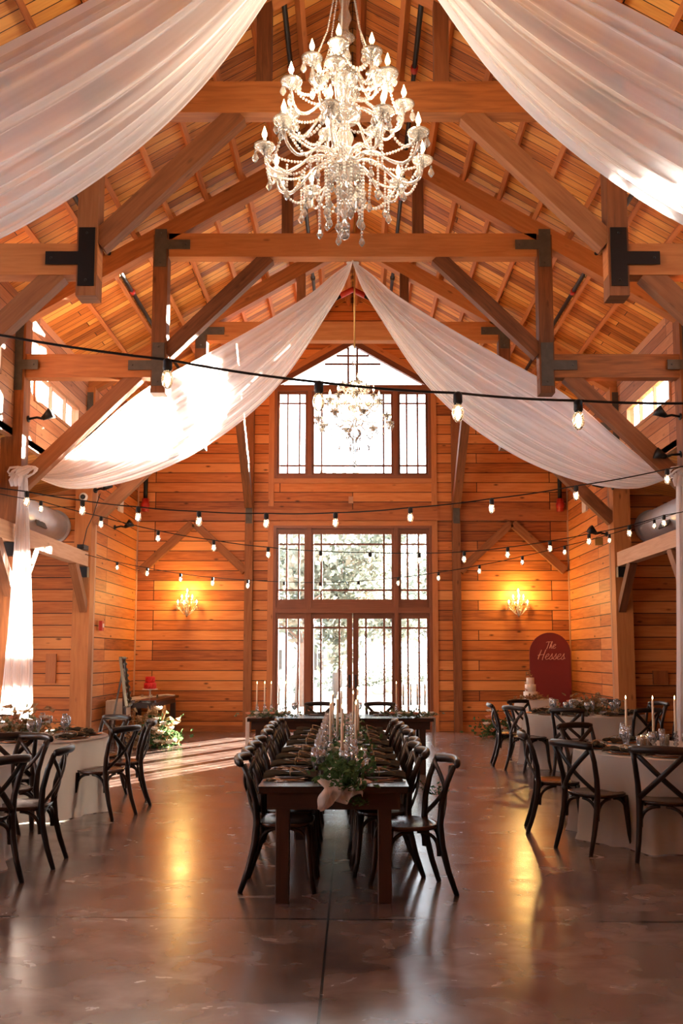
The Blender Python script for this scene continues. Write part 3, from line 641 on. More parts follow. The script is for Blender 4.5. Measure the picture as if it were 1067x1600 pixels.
colm = [(1e-4, -.85), (.045, -.83), (.05, -.79), (.02, -.75), (.03, -.70), (.09, -.66), (.05, -.60), (.03, -.55), (.07, -.50), (.04, -.42), (.05, -.36), (.15, -.33), (.16, -.28), (.06, -.24), (.05, -.1), (.08, 0), (.05, .08), (.04, .14), (.13, .17), (.15, .22), (.05, .25), (.04, .34), (.07, .42), (.04, .48), (.11, .51), (.13, .56), (.04, .59), (.03, .66), (.06, .74), (.03, .82), (.05, .88), (.09, .92), (.05, .95), (.03, 1.02), (.06, 1.1), (.03, 1.2), (.05, 1.28), (.025, 1.34), (.04, 1.42), (.02, 1.5), (1e-4, 1.5)]
CZ = 6.06
big, dp = chandelier('chandelier', 'large three tier crystal chandelier with lit candle bulbs overhead in the foreground', (-.07, 7.45, CZ),
    [(10, .69, -.16, -.26, .25), (7, .52, .32, .20, .1), (6, .30, .64, .53, .35)], colm, 1.5, 1.12, .0135, 3)
for i in range(16):
    a = 2 * PI * i / 16; r_ = .15 if i % 2 else .23; z0 = -.30; ln = .26 + .12 * (i % 3)
    beads([Vector((r_ * math.cos(a), r_ * math.sin(a), z0)), Vector((r_ * .92 * math.cos(a), r_ * .92 * math.sin(a), z0 - ln))], .0135, 'bead_strand', big)
    place_part(dp, big, (r_ * .92 * math.cos(a), r_ * .92 * math.sin(a), z0 - ln - .01))
for i in range(6):
    a = 2 * PI * (i + .35) / 6; beads([Vector((.07 * math.cos(a), .07 * math.sin(a), 1.45)), Vector((.16 * math.cos(a), .16 * math.sin(a), .95)), Vector((.28 * math.cos(a), .28 * math.sin(a), .62))], .009, 'bead_strand', big)
for i in range(14):
    a = 2 * PI * (i + .5) / 14; r_ = (.36, .50)[i % 2]; z0 = (-.27, -.31)[i % 2]; ln = (.30, .20)[i % 2]
    beads([Vector((r_ * math.cos(a), r_ * math.sin(a), z0)), Vector((r_ * math.cos(a), r_ * math.sin(a), z0 - ln))], .0115, 'bead_strand', big)
    place_part(dp, big, (r_ * math.cos(a), r_ * math.sin(a), z0 - ln - .01))
for i in range(10):
    a = 2 * PI * (i + .25) / 10; b_ = 2 * PI * (i + 1.25) / 10; c0, c1 = Vector((.66 * math.cos(a), .66 * math.sin(a), -.20)), Vector((.36 * math.cos(b_), .36 * math.sin(b_), -.34))
    beads(catenary(c0, c1, .16, 12), .012, 'bead_strand', big)
for i in range(12): a = 2 * PI * i / 12; place_part(dp, big, (.13 * math.cos(a), .13 * math.sin(a), -.36)); 
m = MB(); m.ball((0, 0, -.87), .048, 12, 8); m.build('finial_ball', M_CRYS, big)
m = MB(); m.tube([(0, 0, 1.5), (0, 0, 9.5 - CZ)], .012, 8); m.build('chain', M_CHROME, big)
col2 = [(1e-4, -.62), (.03, -.6), (.02, -.55), (.03, -.30), (.05, -.22), (.12, -.14), (.10, -.08), (.03, -.04), (.03, .18), (.05, .24), (.12, .27), (.10, .33), (.03, .36), (.03, .6), (.06, .66), (.10, .72), (.03, .76), (.03, 1.0), (.05, 1.05), (.02, 1.1), (.02, 1.3), (1e-4, 1.3)]
far_, dp2 = chandelier('chandelier', 'smaller crystal chandelier hanging in front of the gable window', (.03, 14.45, 5.32),
    [(8, .60, .08, -.02, .3), (8, .40, .42, .34, .1), (4, .20, .66, .62, .2)], col2, 1.3, .95, .011, 2, glow=M_BULB)
for i in range(14):
    a = 2 * PI * i / 14; r_ = .10 + .30 * (i % 3) / 2; place_part(dp2, far_, (r_ * math.cos(a), r_ * math.sin(a), -.14 - .22 * (1 - r_)))
    if i % 2 == 0: beads([Vector((.1 * math.cos(a), .1 * math.sin(a), -.12)), Vector((.07 * math.cos(a), .07 * math.sin(a), -.45))], .009, 'bead_strand', far_)
m = MB(); m.ball((0, 0, -.65), .04, 10, 6); m.build('finial_ball', M_CRYS, far_)
m = MB(); m.tube([(0, 0, 1.3), (0, 0, 9.5 - 5.32)], .014, 8); m.build('chain', M_BRASS, far_)
for k in range(5):
    a = 2 * PI * (k + .3) / 5; lamp('chandelier_glow', 'POINT', (-.07 + .62 * math.cos(a), 7.45 + .62 * math.sin(a), 6.12), 16, (1, .74, .50), shadow_soft_size=.10)
for k in range(3):
    a = 2 * PI * (k + .1) / 3; lamp('chandelier_glow', 'POINT', (-.07 + .40 * math.cos(a), 7.45 + .40 * math.sin(a), 6.62), 9, (1, .74, .50), shadow_soft_size=.10)
lamp('far_chandelier_glow', 'POINT', (.03, 14.45, 5.75), 40, (1, .66, .36), shadow_soft_size=.3)
# wall sconces
def sconce(x, label):
    t = thing('crystal_sconce', label, 'sconce', (x, YB - .02, 2.66), group='crystal wall sconces')
    m = MB(); m.lathe([(.055, -.01), (.06, .0), (.02, .02)], 14); o = m.build('backplate', M_BRASS, t); o.rotation_euler = (R(90), 0, 0)
    m = MB(); m.lathe([(1e-4, -.24), (.02, -.22), (.012, -.18), (.05, -.12), (.02, -.05), (.03, .02), (.015, .1), (.03, .14), (.012, .2)], 10, (0, -.14, 0)); m.build('column', M_CRYS, t)
    dpp = drop_proto('crystal_drop', .07, .016); dpp.parent = t; first = True
    for i, (ax, ay, az) in enumerate(((-.20, -.10, .02), (.20, -.10, .02), (-.04, -.26, 0.0), (-.11, -.12, .13), (.11, -.12, .13), (0, -.2, .14), (0, -.12, .26))):
        m = MB(); P = [(0, -.14, az - .10), (ax * .5, -.14 + (ay + .14) * .5, az - .12), (ax, ay, az - .06), (ax, ay, az)]; m.tube(P, .007, 6); arm = m.build('arm', M_CRYS, t)
        m = MB(); m.lathe([(.008, -.02), (.04, 0), (.045, .012), (.01, .0)], 10, (ax, ay, az)); m.build('candle_cup', M_CRYS, arm)
        m = MB(); m.lathe([(.009, 0), (.009, .05), (1e-4, .05)], 8, (ax, ay, az)); m.build('candle_sleeve', M_CANDLE, arm)
        m = MB(); m.lathe([(.006, 0), (.018, .02), (.015, .04), (1e-4, .075)], 8, (ax, ay, az + .05)); m.build('bulb', M_BULB, arm)
        for j in range(3):
            q = (ax + .035 * math.cos(j * 2.1), ay + .035 * math.sin(j * 2.1), az - .01 - .03 * (j % 2))
            if first: dpp.location = q; first = False
            else: place_part(dpp, t, q)
    for i in range(6): a = PI * i / 5; beads(catenary((.19 * math.cos(a), -.12 - .1 * math.sin(a), -.02), (.01, -.14, -.2), .03, 8), .008, 'bead_strand', t)
    lamp('sconce_glow', 'POINT', (x, YB - .34, 2.92), 34, (1, .60, .17), shadow_soft_size=.08)
sconce(-3.55, 'lit crystal wall sconce left of the windows'); sconce(3.55, 'lit crystal wall sconce right of the windows')

# ------------------------------------------------------------------ string lights
def unproj(px, py, d):
    th = R(5.8); cyy = 1025 - 1420 * math.tan(th); a = (px - 551) / 1420; b_ = (cyy - py) / 1420
    t = d / (math.cos(th) - b_ * math.sin(th)); return Vector((a * t, d, 1.6 + (math.sin(th) + b_ * math.cos(th)) * t))
def bulb_mb():
    r_ = MB(); r_.lathe([(.016, -.055), (.025, -.072), (.0300, -.098), (.026, -.124), (.013, -.142), (1e-4, -.147)], 12); return r_
def string(label, spec):
    t = thing('string_lights', label, 'string lights'); pts = []; 
    for kind, px, py, d in spec: pts.append((kind, unproj(px, py, d)))
    full = []
    for i in range(len(pts) - 1):
        a, b_ = pts[i][1], pts[i + 1][1]; full += catenary(a, b_, .012 * (b_ - a).length, 6)[:-1]
    full.append(pts[-1][1]); m = MB(); m.tube(full, .0065, 6); m.build('cable', M_BLACK, t)
    for kind, p in pts:
        if kind != 'b': continue
        m = MB(); m.lathe([(.010, .006), (.022, -.004), (.023, -.045), (.017, -.058), (1e-4, -.058)], 10); so = m.build('socket', M_BLACK, t, loc=p)
        bo = bulb_mb().build('bulb', M_BGLASS, so); m = MB(); m.lathe([(.004, -.068), (.012, -.080), (.014, -.105), (.005, -.122)], 6); m.build('filament', M_FIL, so)
string('nearest string of bulbs crossing in front of the gable window', [('e', -60, 512, 4.3), ('b', 262, 562, 4.3), ('b', 498, 597, 4.3), ('b', 715, 614, 4.3), ('b', 903, 626, 4.3), ('e', 1130, 629, 4.3)])
string('second string of bulbs, crossing just above the lower window group', [('e', -60, 752, 8.4), ('b', 42, 768, 8.5), ('b', 129, 782, 8.6), ('b', 216, 792, 8.6), ('b', 311, 799, 8.6), ('b', 416, 802, 8.6), ('b', 524, 801, 8.6), ('b', 641, 793, 8.6), ('b', 768, 779, 8.6), ('b', 900, 759, 8.6), ('b', 1042, 733, 8.6), ('e', 1130, 715, 8.6)])
string('third string of bulbs, dipping across the top of the transom window', [('e', -30, 765, 11.2), ('b', 64, 783, 11.3), ('b', 158, 807, 11.5), ('b', 247, 829, 11.6), ('b', 334, 844, 11.7), ('b', 419, 855, 11.8), ('b', 501, 861, 11.8), ('b', 578, 863, 11.8), ('b', 655, 864, 11.8), ('b', 725, 862, 11.7), ('b', 793, 855, 11.6), ('b', 859, 845, 11.5), ('b', 920, 834, 11.4), ('b', 983, 821, 11.3), ('b', 1037, 805, 11.2), ('e', 1110, 790, 11.0)])
string('farthest string of bulbs, sagging low over both wall sconces', [('e', 133, 866, 15.6), ('b', 183, 878, 15.6), ('b', 230, 887, 15.6), ('b', 282, 896, 15.5), ('b', 332, 902, 15.4), ('b', 387, 906, 15.3), ('b', 444, 909, 15.3), ('b', 500, 910, 15.2), ('b', 560, 908, 15.1), ('b', 622, 902, 15.0), ('b', 685, 894, 14.9), ('b', 749, 883, 14.8), ('b', 816, 869, 14.7), ('b', 882, 853, 14.5), ('b', 952, 835, 14.4), ('b', 1022, 812, 14.2), ('e', 1075, 796, 14.0)])

# ------------------------------------------------------------------ cross back chairs
def make_chair():
    t = thing('crossback_chair', 'dark cross back chair', 'chair'); 
    def obj(name, m, mat=M_CHAIR): return m.build(name, mat, t)
    m = MB(); prof = []
    def seat(u, v):
        a = u * 2 * PI; w_ = .205 + .018 * math.cos(2 * a); x = math.copysign(abs(math.cos(a)) ** .6, math.cos(a)) * w_ * (1.0 + .06 * math.sin(a)); y = math.copysign(abs(math.sin(a)) ** .6, math.sin(a)) * .205
        zz = [.430, .436, .462, .466, .458, .455][min(5, int(v * 5 + .5))]; s_ = [.0, .97, 1.0, .97, .85, 0][min(5, int(v * 5 + .5))]
        return (x * s_, y * s_, zz)
    m.sheet(seat, 32, 5); m.f = [f[::-1] for f in m.f]; obj('seat', m, M_SEAT)
    for s_ in (-1, 1):
        m = MB(); m.tube([(s_ * .165, .165, .44), (s_ * .175, .175, .30), (s_ * .185, .19, .12), (s_ * .19, .215, 0)], [.025, .024, .020, .017], 8); obj('leg', m)
        m = MB(); m.tube([(s_ * .195, -.29, 0), (s_ * .185, -.235, .16), (s_ * .18, -.195, .32), (s_ * .18, -.18, .46), (s_ * .186, -.19, .60), (s_ * .196, -.225, .74), (s_ * .205, -.275, .86)], [.018, .021, .024, .025, .022, .021, .020], 8); obj('leg', m)
        # crossing slat, bowed back
        m = MB(); P = []
        for i in range(9):
            f = i / 8; x = s_ * (.19 - .37 * f); z = .845 - .36 * f; y = -.255 - .05 * math.sin(PI * f) + .065 * f - .004 * s_; P.append((x, y, z))
        m.tube(P, .0105, 8, flat=2.1); obj('cross_slat', m)
    m = MB(); P = []
    for i in range(13):
        a = -1 + i / 6; P.append((.232 * a, -.285 - .055 * (1 - a * a), .868 + .012 * (1 - a * a)))
    m.tube(P, [.018] + [.024] * 11 + [.018], 10, flat=1.35); obj('top_rail', m)
    # bent arches under the seat on all four sides
    def arch(ax, sgn):
        m = MB()
        for s_ in (-1, 1):
            P = []
            for i in range(8):
                f = i / 7; a = f * PI / 2; k = .165 - .135 * math.sin(a); z = .27 + .16 * (1 - math.cos(a)) ** .8 if False else .26 + .168 * math.sin(a) ** .7; k = .172 - .15 * (1 - math.cos(a))
                P.append((s_ * k, sgn * .18, z) if ax == 'x' else (sgn * .172, s_ * k, z))
            m.tube(P, .0135, 6)
        obj('seat_arch', m)
    arch('x', 1); arch('x', -1); arch('y', 1); arch('y', -1)
    return t
CH = Proto(make_chair)
def chair(x, y, fx, fy, label, group): return CH.put((x, y, 0), math.atan2(fy, fx) - PI / 2, label, group)
ORD = ('nearest', 'second', 'third', 'fourth', 'fifth', 'sixth', 'seventh', 'farthest')

# ------------------------------------------------------------------ table ware models
def make_plate(m_rim=M_GOLD):
    t = thing('place_setting', 'x', 'place setting')
    m = MB(); m.lathe([(1e-4, 0), (.10, 0), (.15, .008), (.158, .014), (.150, .014), (.10, .006), (1e-4, .006)], 24); m.build('charger', M_GOLD, t)
    m = MB(); m.lathe([(1e-4, .007), (.075, .007), (.118, .018), (.125, .024), (.118, .024), (.075, .013), (1e-4, .013)], 24); m.build('plate', M_PLATE, t)
    def np(u, v):
        a = (v - .5) * 2; w_ = .046 + .045 * abs(u - .5) * 2; 
        return ((u - .5) * .36, a * w_, .032 + .020 * math.sin(PI * v) * (.75 + .35 * math.sin(u * 9)) + .012 * math.sin(a * 7 + u * 5) * (.3 + abs(u - .5)) - .02 * abs(u - .5) ** 2)
    m = MB(); m.sheet(np, 12, 14); m.sheet(lambda u, v: (lambda p: (p[0], p[1] * .98, p[2] - .014))(np(u, v)), 12, 14); m.build('napkin', M_NAPK, t)
    m = MB(); m.tube([(.0, .06 * math.cos(a), .048 + .028 * math.sin(a)) for a in [i / 10 * 2 * PI for i in range(11)]], .004, 5); m.tube([(0, 0, .076), (.05, -.04, .068), (.11, -.07, .045)], .003, 5); m.tube([(0, 0, .076), (.04, .05, .066), (.09, .08, .045)], .003, 5); m.build('cord', M_CORD, t)
    return t
def make_cutlery():
    t = thing('cutlery', 'x', 'cutlery'); 
    m = MB(); m.tube([(0, -.10, .004), (0, 0, .005), (0, .03, .004)], [.006, .004, .005], 6, flat=.5); m.tube([(0, .03, .004), (0, .06, .004), (0, .10, .004)], [.006, .011, .004], 8, flat=.25); m.build('knife', M_CHROME, t)
    m = MB(); m.tube([(.03, -.10, .004), (.03, .03, .006), (.03, .05, .006)], [.006, .003, .009], 6, flat=.4)
    for k in (-1, 0, 1): m.tube([(.03 + k * .006, .05, .006), (.03 + k * .006, .09, .007)], .0016, 4)
    m.build('fork', M_CHROME, t); return t
def make_goblet():
    t = thing('water_goblet', 'x', 'glass')
    m = MB(); m.lathe([(.034, 0), (.034, .003), (.006, .008), (.0045, .02), (.0045, .075), (.012, .085), (.034, .11), (.041, .14), (.037, .185), (.0365, .185), (.039, .14), (.032, .112), (.008, .088), (1e-4, .087)], 16); m.build('glass_bowl', M_GLASS, t)
    m = MB(); m.lathe([(1e-4, .09), (.030, .112), (.038, .14), (.038, .142), (1e-4, .142)], 14); m.build('water', M_WATER, t); return t
def make_flute():
    t = thing('champagne_flute', 'x', 'glass')
    m = MB(); m.lathe([(.032, 0), (.032, .003), (.005, .008), (.004, .02), (.004, .07), (.012, .085), (.025, .12), (.029, .16), (.025, .215), (.0245, .215), (.028, .16), (.023, .12), (.008, .09), (1e-4, .089)], 16); m.build('glass_bowl', M_GLASS, t); return t
def make_taper():
    t = thing('taper_candle', 'x', 'candle')
    m = MB(); m.lathe([(.012, 0), (.011, .15), (.009, .29), (.004, .298), (1e-4, .298)], 10); m.build('wax', M_WAX, t)
    m = MB(); m.lathe([(1e-4, .298), (.005, .306), (.0055, .312), (.003, .324), (1e-4, .334)], 8); m.build('flame', M_FLAME, t); return t
def make_stick():
    t = thing('glass_candlestick', 'x', 'candle holder')
    m = MB(); m.lathe([(.038, 0), (.038, .004), (.010, .012), (.008, .03)] + [q for i in range(3) for q in ((.022, .04 + .034 * i), (.024, .052 + .034 * i), (.010, .068 + .034 * i))] + [(.014, .145), (.016, .165), (.011, .165), (.010, .15)], 12); m.build('stem', M_GLASS, t); return t
def make_cylinder():
    t = thing('glass_votive_cylinder', 'x', 'candle holder')
    m = MB(); m.lathe([(1e-4, 0), (.042, 0), (.043, .002), (.043, .13), (.041, .13), (.041, .006), (1e-4, .006)], 18); m.build('glass_cylinder', M_GLASS, t)
    m = MB(); m.lathe([(1e-4, .007), (.036, .007), (.036, .075), (1e-4, .075)], 14); m.build('water', M_WATER, t)
    m = MB(); m.lathe([(1e-4, .075), (.030, .075), (.031, .098), (1e-4, .098)], 14); c_ = m.build('floating_candle', M_WAX, t)
    m = MB(); m.lathe([(1e-4, .098), (.006, .108), (.003, .128), (1e-4, .138)], 8); m.build('flame', M_FLAME, c_); return t
PL, CU, GO, FL, TA, ST, CY = (Proto(f) for f in (make_plate, make_cutlery, make_goblet, make_flute, make_taper, make_stick, make_cylinder))
def leafy(parent, n, spread, mat=M_LEAF, size=.03, name='foliage', zs=1.0, seed=1, stems=0):
    rn = random.Random(seed); m = MB()
    for i in range(n):
        p = Vector((rn.gauss(0, spread[0]), rn.gauss(0, spread[1]), abs(rn.gauss(0, spread[2])) + .005)); d = Vector((rn.uniform(-1, 1), rn.uniform(-1, 1), rn.uniform(-.3, .9) * zs)).normalized()
        u = d.cross(Vector((rn.uniform(-1, 1), rn.uniform(-1, 1), 1))).normalized(); l_ = size * rn.uniform(.7, 1.5); w_ = l_ * .42; nn = d.cross(u) * l_ * .12
        m.add([p, p + d * l_ * .45 + u * w_ - nn, p + d * l_, p + d * l_ * .45 - u * w_ - nn, p + d * l_ * .5 + nn], [(0, 1, 4), (1, 2, 4), (2, 3, 4), (3, 0, 4)])
        if stems and i % stems == 0: m.tube([(p.x * .2, p.y * .2, 0), p], .0025, 4)
    o = m.build(name, mat, parent); o['kind'] = 'stuff'; return o
def blossom(parent, loc, r_, mat=M_PETAL, name='blossom'):
    rn = random.Random(int((loc[0] * 13 + loc[1] * 7 + loc[2] * 3) * 1000)); m = MB()
    for ring, (nn, rr, tilt) in enumerate(((7, 1, .5), (6, .75, .9), (4, .45, 1.25))):
        for k in range(nn):
            a = 2 * PI * (k + ring * .5) / nn + rn.random() * .3
            def fn(u, v, a=a, rr=rr, tilt=tilt):
                w_ = (v - .5) * 1.5 * math.sin(PI * (.15 + .75 * u)) * rr; h_ = u * rr
                x = math.cos(tilt) * h_ + .05; z = math.sin(tilt) * h_ - .2 * (v - .5) ** 2 + .12 * u * u
                return (loc[0] + r_ * (x * math.cos(a) - w_ * math.sin(a) * .7), loc[1] + r_ * (x * math.sin(a) + w_ * math.cos(a) * .7), loc[2] + r_ * z)
            m.sheet(fn, 3, 3)
    m.ball((loc[0], loc[1], loc[2] + r_ * .3), r_ * .4, 8, 5)
    return m.build(name, mat, parent)

# ------------------------------------------------------------------ long farm table of two, chairs and settings
def farm_table(x0, x1, y0, y1, label, inset=.10, z=.76):
    t = thing('farm_table', label, 'table', ((x0 + x1) / 2, (y0 + y1) / 2, 0), group='dark farm tables'); a, b_ = (x1 - x0) / 2, (y1 - y0) / 2
    m = MB()
    if y1 - y0 > x1 - x0: m.prism([(-b_, -a), (b_, -a), (b_, a), (-b_, a)], 0, .045, 'xy'); m.v = [(-v[1], v[0], v[2] + z - .045) for v in m.v]
    else: m.prism([(-a, -b_), (a, -b_), (a, b_), (-a, b_)], z - .045, z, 'xy')
    m.build('tabletop', M_TABLE, t, bevel=.004)
    m = MB(); i_ = inset - .05
    m.box(-a + i_, a - i_, -b_ + i_, -b_ + i_ + .03, z - .155, z - .045, 0); m.box(-a + i_, a - i_, b_ - i_ - .03, b_ - i_, z - .155, z - .045, 0)
    m.box(-a + i_, -a + i_ + .03, -b_ + i_ + .03, b_ - i_ - .03, z - .155, z - .045, 1); m.box(a - i_ - .03, a - i_, -b_ + i_ + .03, b_ - i_ - .03, z - .155, z - .045, 1); m.build('apron', M_LEG, t)
    for sx in (-1, 1):
        for sy in (-1, 1):
            m = MB(); cx, cyy = sx * (a - inset - .05), sy * (b_ - i_ - .085); m.box(cx - .045, cx + .045, cyy - .045, cyy + .045, 0, z - .045, 2); m.build('leg', M_LEG, t, bevel=.004)
    return t
TX = -.125
farm_table(TX - .485, TX + .485, 6.0, 8.34, 'dark farm table nearest the camera, first half of the long central row')
farm_table(TX - .515, TX + .455, 8.36, 10.7, 'dark farm table forming the far half of the long central row')
farm_table(-1.43, 1.10, 12.45, 13.35, 'dark farm head table set crosswise before the glass doors')
LY = (6.55, 7.02, 7.48, 7.95, 8.72, 9.22, 9.75, 10.3); RY = (6.45, 6.98, 7.42, 7.86, 8.66, 9.2, 9.72, 10.25)
SYL = (6.38, 7.0, 7.48, 7.98, 8.66, 9.18, 9.72, 10.26)
for i in range(8):
    wd = ORD[i] if i in (0, 7) else ORD[i]
    chair(-.47 - .006 * i - random.uniform(0, .03), LY[i], 1, random.uniform(-.08, .08), 'dark cross back chair on left side of long table, %s from the camera' % wd, 'chairs along the long table')
    if i == 0: chair(.375, 6.42, -1, -.22, 'dark cross back chair pulled out at right near corner of long table', 'chairs along the long table')
    else: chair(.235 - .01 * i + random.uniform(-.02, .03), RY[i], -1, random.uniform(-.1, .1), 'dark cross back chair on right side of long table, %s from the camera' % wd, 'chairs along the long table')
    for s_, nm in ((-1, 'left'), (1, 'right')):
        x = TX - .003 * i + s_ * .30; y = SYL[i] - (0 if s_ < 0 else .02)
        PL.put((x, y, .761), random.uniform(-.1, .1), 'dark napkin tied with cord on copper charger, %s side of long table, %s' % (nm, wd), 'place settings on the long table')
        CU.put((x - .0, y - .165, .761), PI / 2 + random.uniform(-.06, .06), 'knife and fork on %s side of long table, %s pair' % (nm, wd), 'cutlery on the long table')
        gx = TX - .003 * i + s_ * .105
        GO.put((gx - s_ * .0, y + .10, .761), 0, 'water goblet on %s side of long table, %s' % (nm, wd), 'water goblets on the long table')
        FL.put((gx + s_ * .03, y - .03 if s_ < 0 else y + .0, .761), 0, 'champagne flute on %s side of long table, %s' % (nm, wd), 'champagne flutes on the long table')
chair(-.50, 13.62, 0, -1, 'dark cross back chair behind head table, left of the two', 'chairs at the head table'); chair(.41, 13.62, 0, -1, 'dark cross back chair behind head table, right of the two', 'chairs at the head table')
for x, nm in ((-.5, 'left'), (.41, 'right')):
    PL.put((x, 13.12, .761), 0, 'dark napkin on charger before the %s head table chair' % nm, 'place settings on the head table')
    GO.put((x - .32, 12.95, .761), 0, 'water goblet beside the %s head table setting' % nm, 'glasses on the head table')
# chiffon runner with hanging end
def runner(u, v):
    a = (v - .5) * 2; L_ = u * 5.1
    wd = .11 + .05 * math.sin(u * 23) + .10 * max(0, 1 - u * 9)
    x = TX + .055 + a * wd + .03 * math.sin(u * 31)
    rip = .012 * (1 + math.sin(a * 9 + u * 40)) + .008 * (1 + math.sin(u * 60 + a * 3))
    if L_ < .42:
        h_ = .42 - L_; return (TX + .045 + a * (.155 - .05 * (1 - h_ / .42)) + .012 * math.sin(a * 11 + h_ * 14), 5.972 - .022 * (1 + math.sin(a * 9 + 1 + h_ * 6)) - rip * .8 - .03 * math.sin(PI * min(1, h_ / .2)), .775 - h_ * (.26 - .12 * a + .05 * math.sin(a * 7)))
    return (x, 5.978 + (L_ - .42) * 1.0, .768 + rip)
m = MB(); m.sheet(runner, 120, 24); tag(m.build('table_runner', M_CHIF), 'blush chiffon runner down the long table, its end hanging over', 'runner')
t = thing('garland', 'leafy green garland trailing down the middle of the long table', 'garland', (TX + .06, 0, .765))
rn = random.Random(3)
for k in range(9):
    o = leafy(t, 150 if k else 260, (.09, .18, .055), M_SAGE if k % 3 == 2 else M_LEAF, .042, 'foliage', seed=k + 20); o.location = (.03 * math.sin(k * 2), 6.18 + .5 * k, .01)
o = leafy(t, 80, (.04, .025, .03), M_LEAF, .04, 'hanging_foliage', seed=77); o.location = (.05, 5.95, -.02)
o = leafy(t, 40, (.03, .02, .02), M_LEAF, .03, 'hanging_foliage', seed=78); o.location = (.10, 5.94, -.12)
for k in range(12): blossom(t, (rn.uniform(-.13, .13), 6.02 + .38 * k, .07 + rn.uniform(0, .04)), .03, M_PETAL)
# candles on the long table
SPOT = [(.00, 6.62), (-.10, 7.3), (.10, 7.15), (-.06, 8.1), (.12, 8.0), (-.12, 9.0), (.08, 9.1), (-.05, 10.0), (.13, 10.3)]
for k, (dx, y) in enumerate(SPOT):
    lb = ORD[k] if k < 7 else ('eighth', 'farthest')[k - 7]
    ST.put((TX + .05 + dx, y, .775), 0, 'bubble stemmed glass candlestick on the long table, %s from camera' % lb, 'candlesticks on the long table')
    TA.put((TX + .05 + dx, y, .775 + .152), 0, 'lit cream taper candle on the long table, %s from camera' % lb, 'taper candles on the long table')
for k, (dx, y) in enumerate(((.16, 6.30), (-.15, 6.85), (.16, 6.95), (.02, 7.6), (-.1, 8.4), (.14, 8.5), (.0, 9.5), (.1, 9.8))):
    CY.put((TX + .03 + dx, y, .775), 0, 'glass cylinder with floating candle on the long table, %s from camera' % ORD[k], 'floating candles on the long table')
t = thing('table_number', 'white oval table marker standing in the long table garland', 'table marker', (TX + .06, 6.86, .775))
m = MB(); m.lathe([(1e-4, -.012), (.98, -.010), (1, 0), (.98, .010), (1e-4, .012)], 32); m.v = [(v[0] * .038, v[2], .105 + v[1] * .070) for v in m.v]; m.build('oval_plaque', M_WHITE, t)
m = MB(); m.box(-.04, .04, -.025, .025, 0, .035, 0); m.build('stand', M_TABLE, t)
m = MB(); m.box(-.055, .055, -.006, .006, 0, .15, 2); tag(m.build('menu_card', M_WHITE, loc=(TX + .0, 10.55, .80)), 'small white card standing at the far end of the long table', 'card')
# stem spray between the right hand chairs
t = thing('leaf_sprig', 'small green sprig hanging behind the near right long table chairs', 'sprig', (.63, 6.86, .58)); leafy(t, 22, (.05, .03, .035), M_LEAF, .035, 'foliage', seed=9, stems=3)
# head table dressing
for s_, nm in ((-1, 'left'), (1, 'right')):
    x0 = -.165 + s_ * .98
    t = thing('flower_garland', 'low garland of cream flowers on the %s end of the head table' % nm, 'flowers', (x0, 12.68, .762)); leafy(t, 220, (.17, .06, .035), M_SAGE, .045, 'foliage', seed=5 + s_)
    for k in range(6): blossom(t, (-.28 + .11 * k, -.13 + .04 * (k % 3), .045), .048, M_PETAL if k % 3 else M_PEACH)
    for k in range(5):
        xx = x0 - .2 + .1 * k; yy = 12.9 + .08 * (k % 2); wh = ('leftmost', 'second from left', 'middle', 'fourth from left', 'rightmost')[k]
        ST.put((xx, yy, .761), 0, 'glass candlestick at %s end of head table, %s of five' % (nm, wh), 'candlesticks on the head table'); TA.put((xx, yy, .761 + .152), 0, 'cream taper candle at %s end of head table, %s of five' % (nm, wh), 'taper candles on the head table')
    xr = -.165 + s_ * 1.27
    def hang(u, v, s_=s_, xr=xr): return (xr - s_ * (.20 * max(0, .35 - u) / .35) + s_ * .012, 12.52 + .30 * v, .766 + .004 * math.sin(v * 20) - max(0, u - .35) * .62 + 0 * v) if u < .35 else (xr + s_ * (.014 + .012 * math.sin(v * 17)), 12.52 + .30 * v, .766 - (u - .35) * .62)
    m = MB(); m.sheet(hang, 20, 20); tag(m.build('table_runner', M_CHIF), 'sheer runner end hanging off the %s end of the head table' % nm, 'runner')

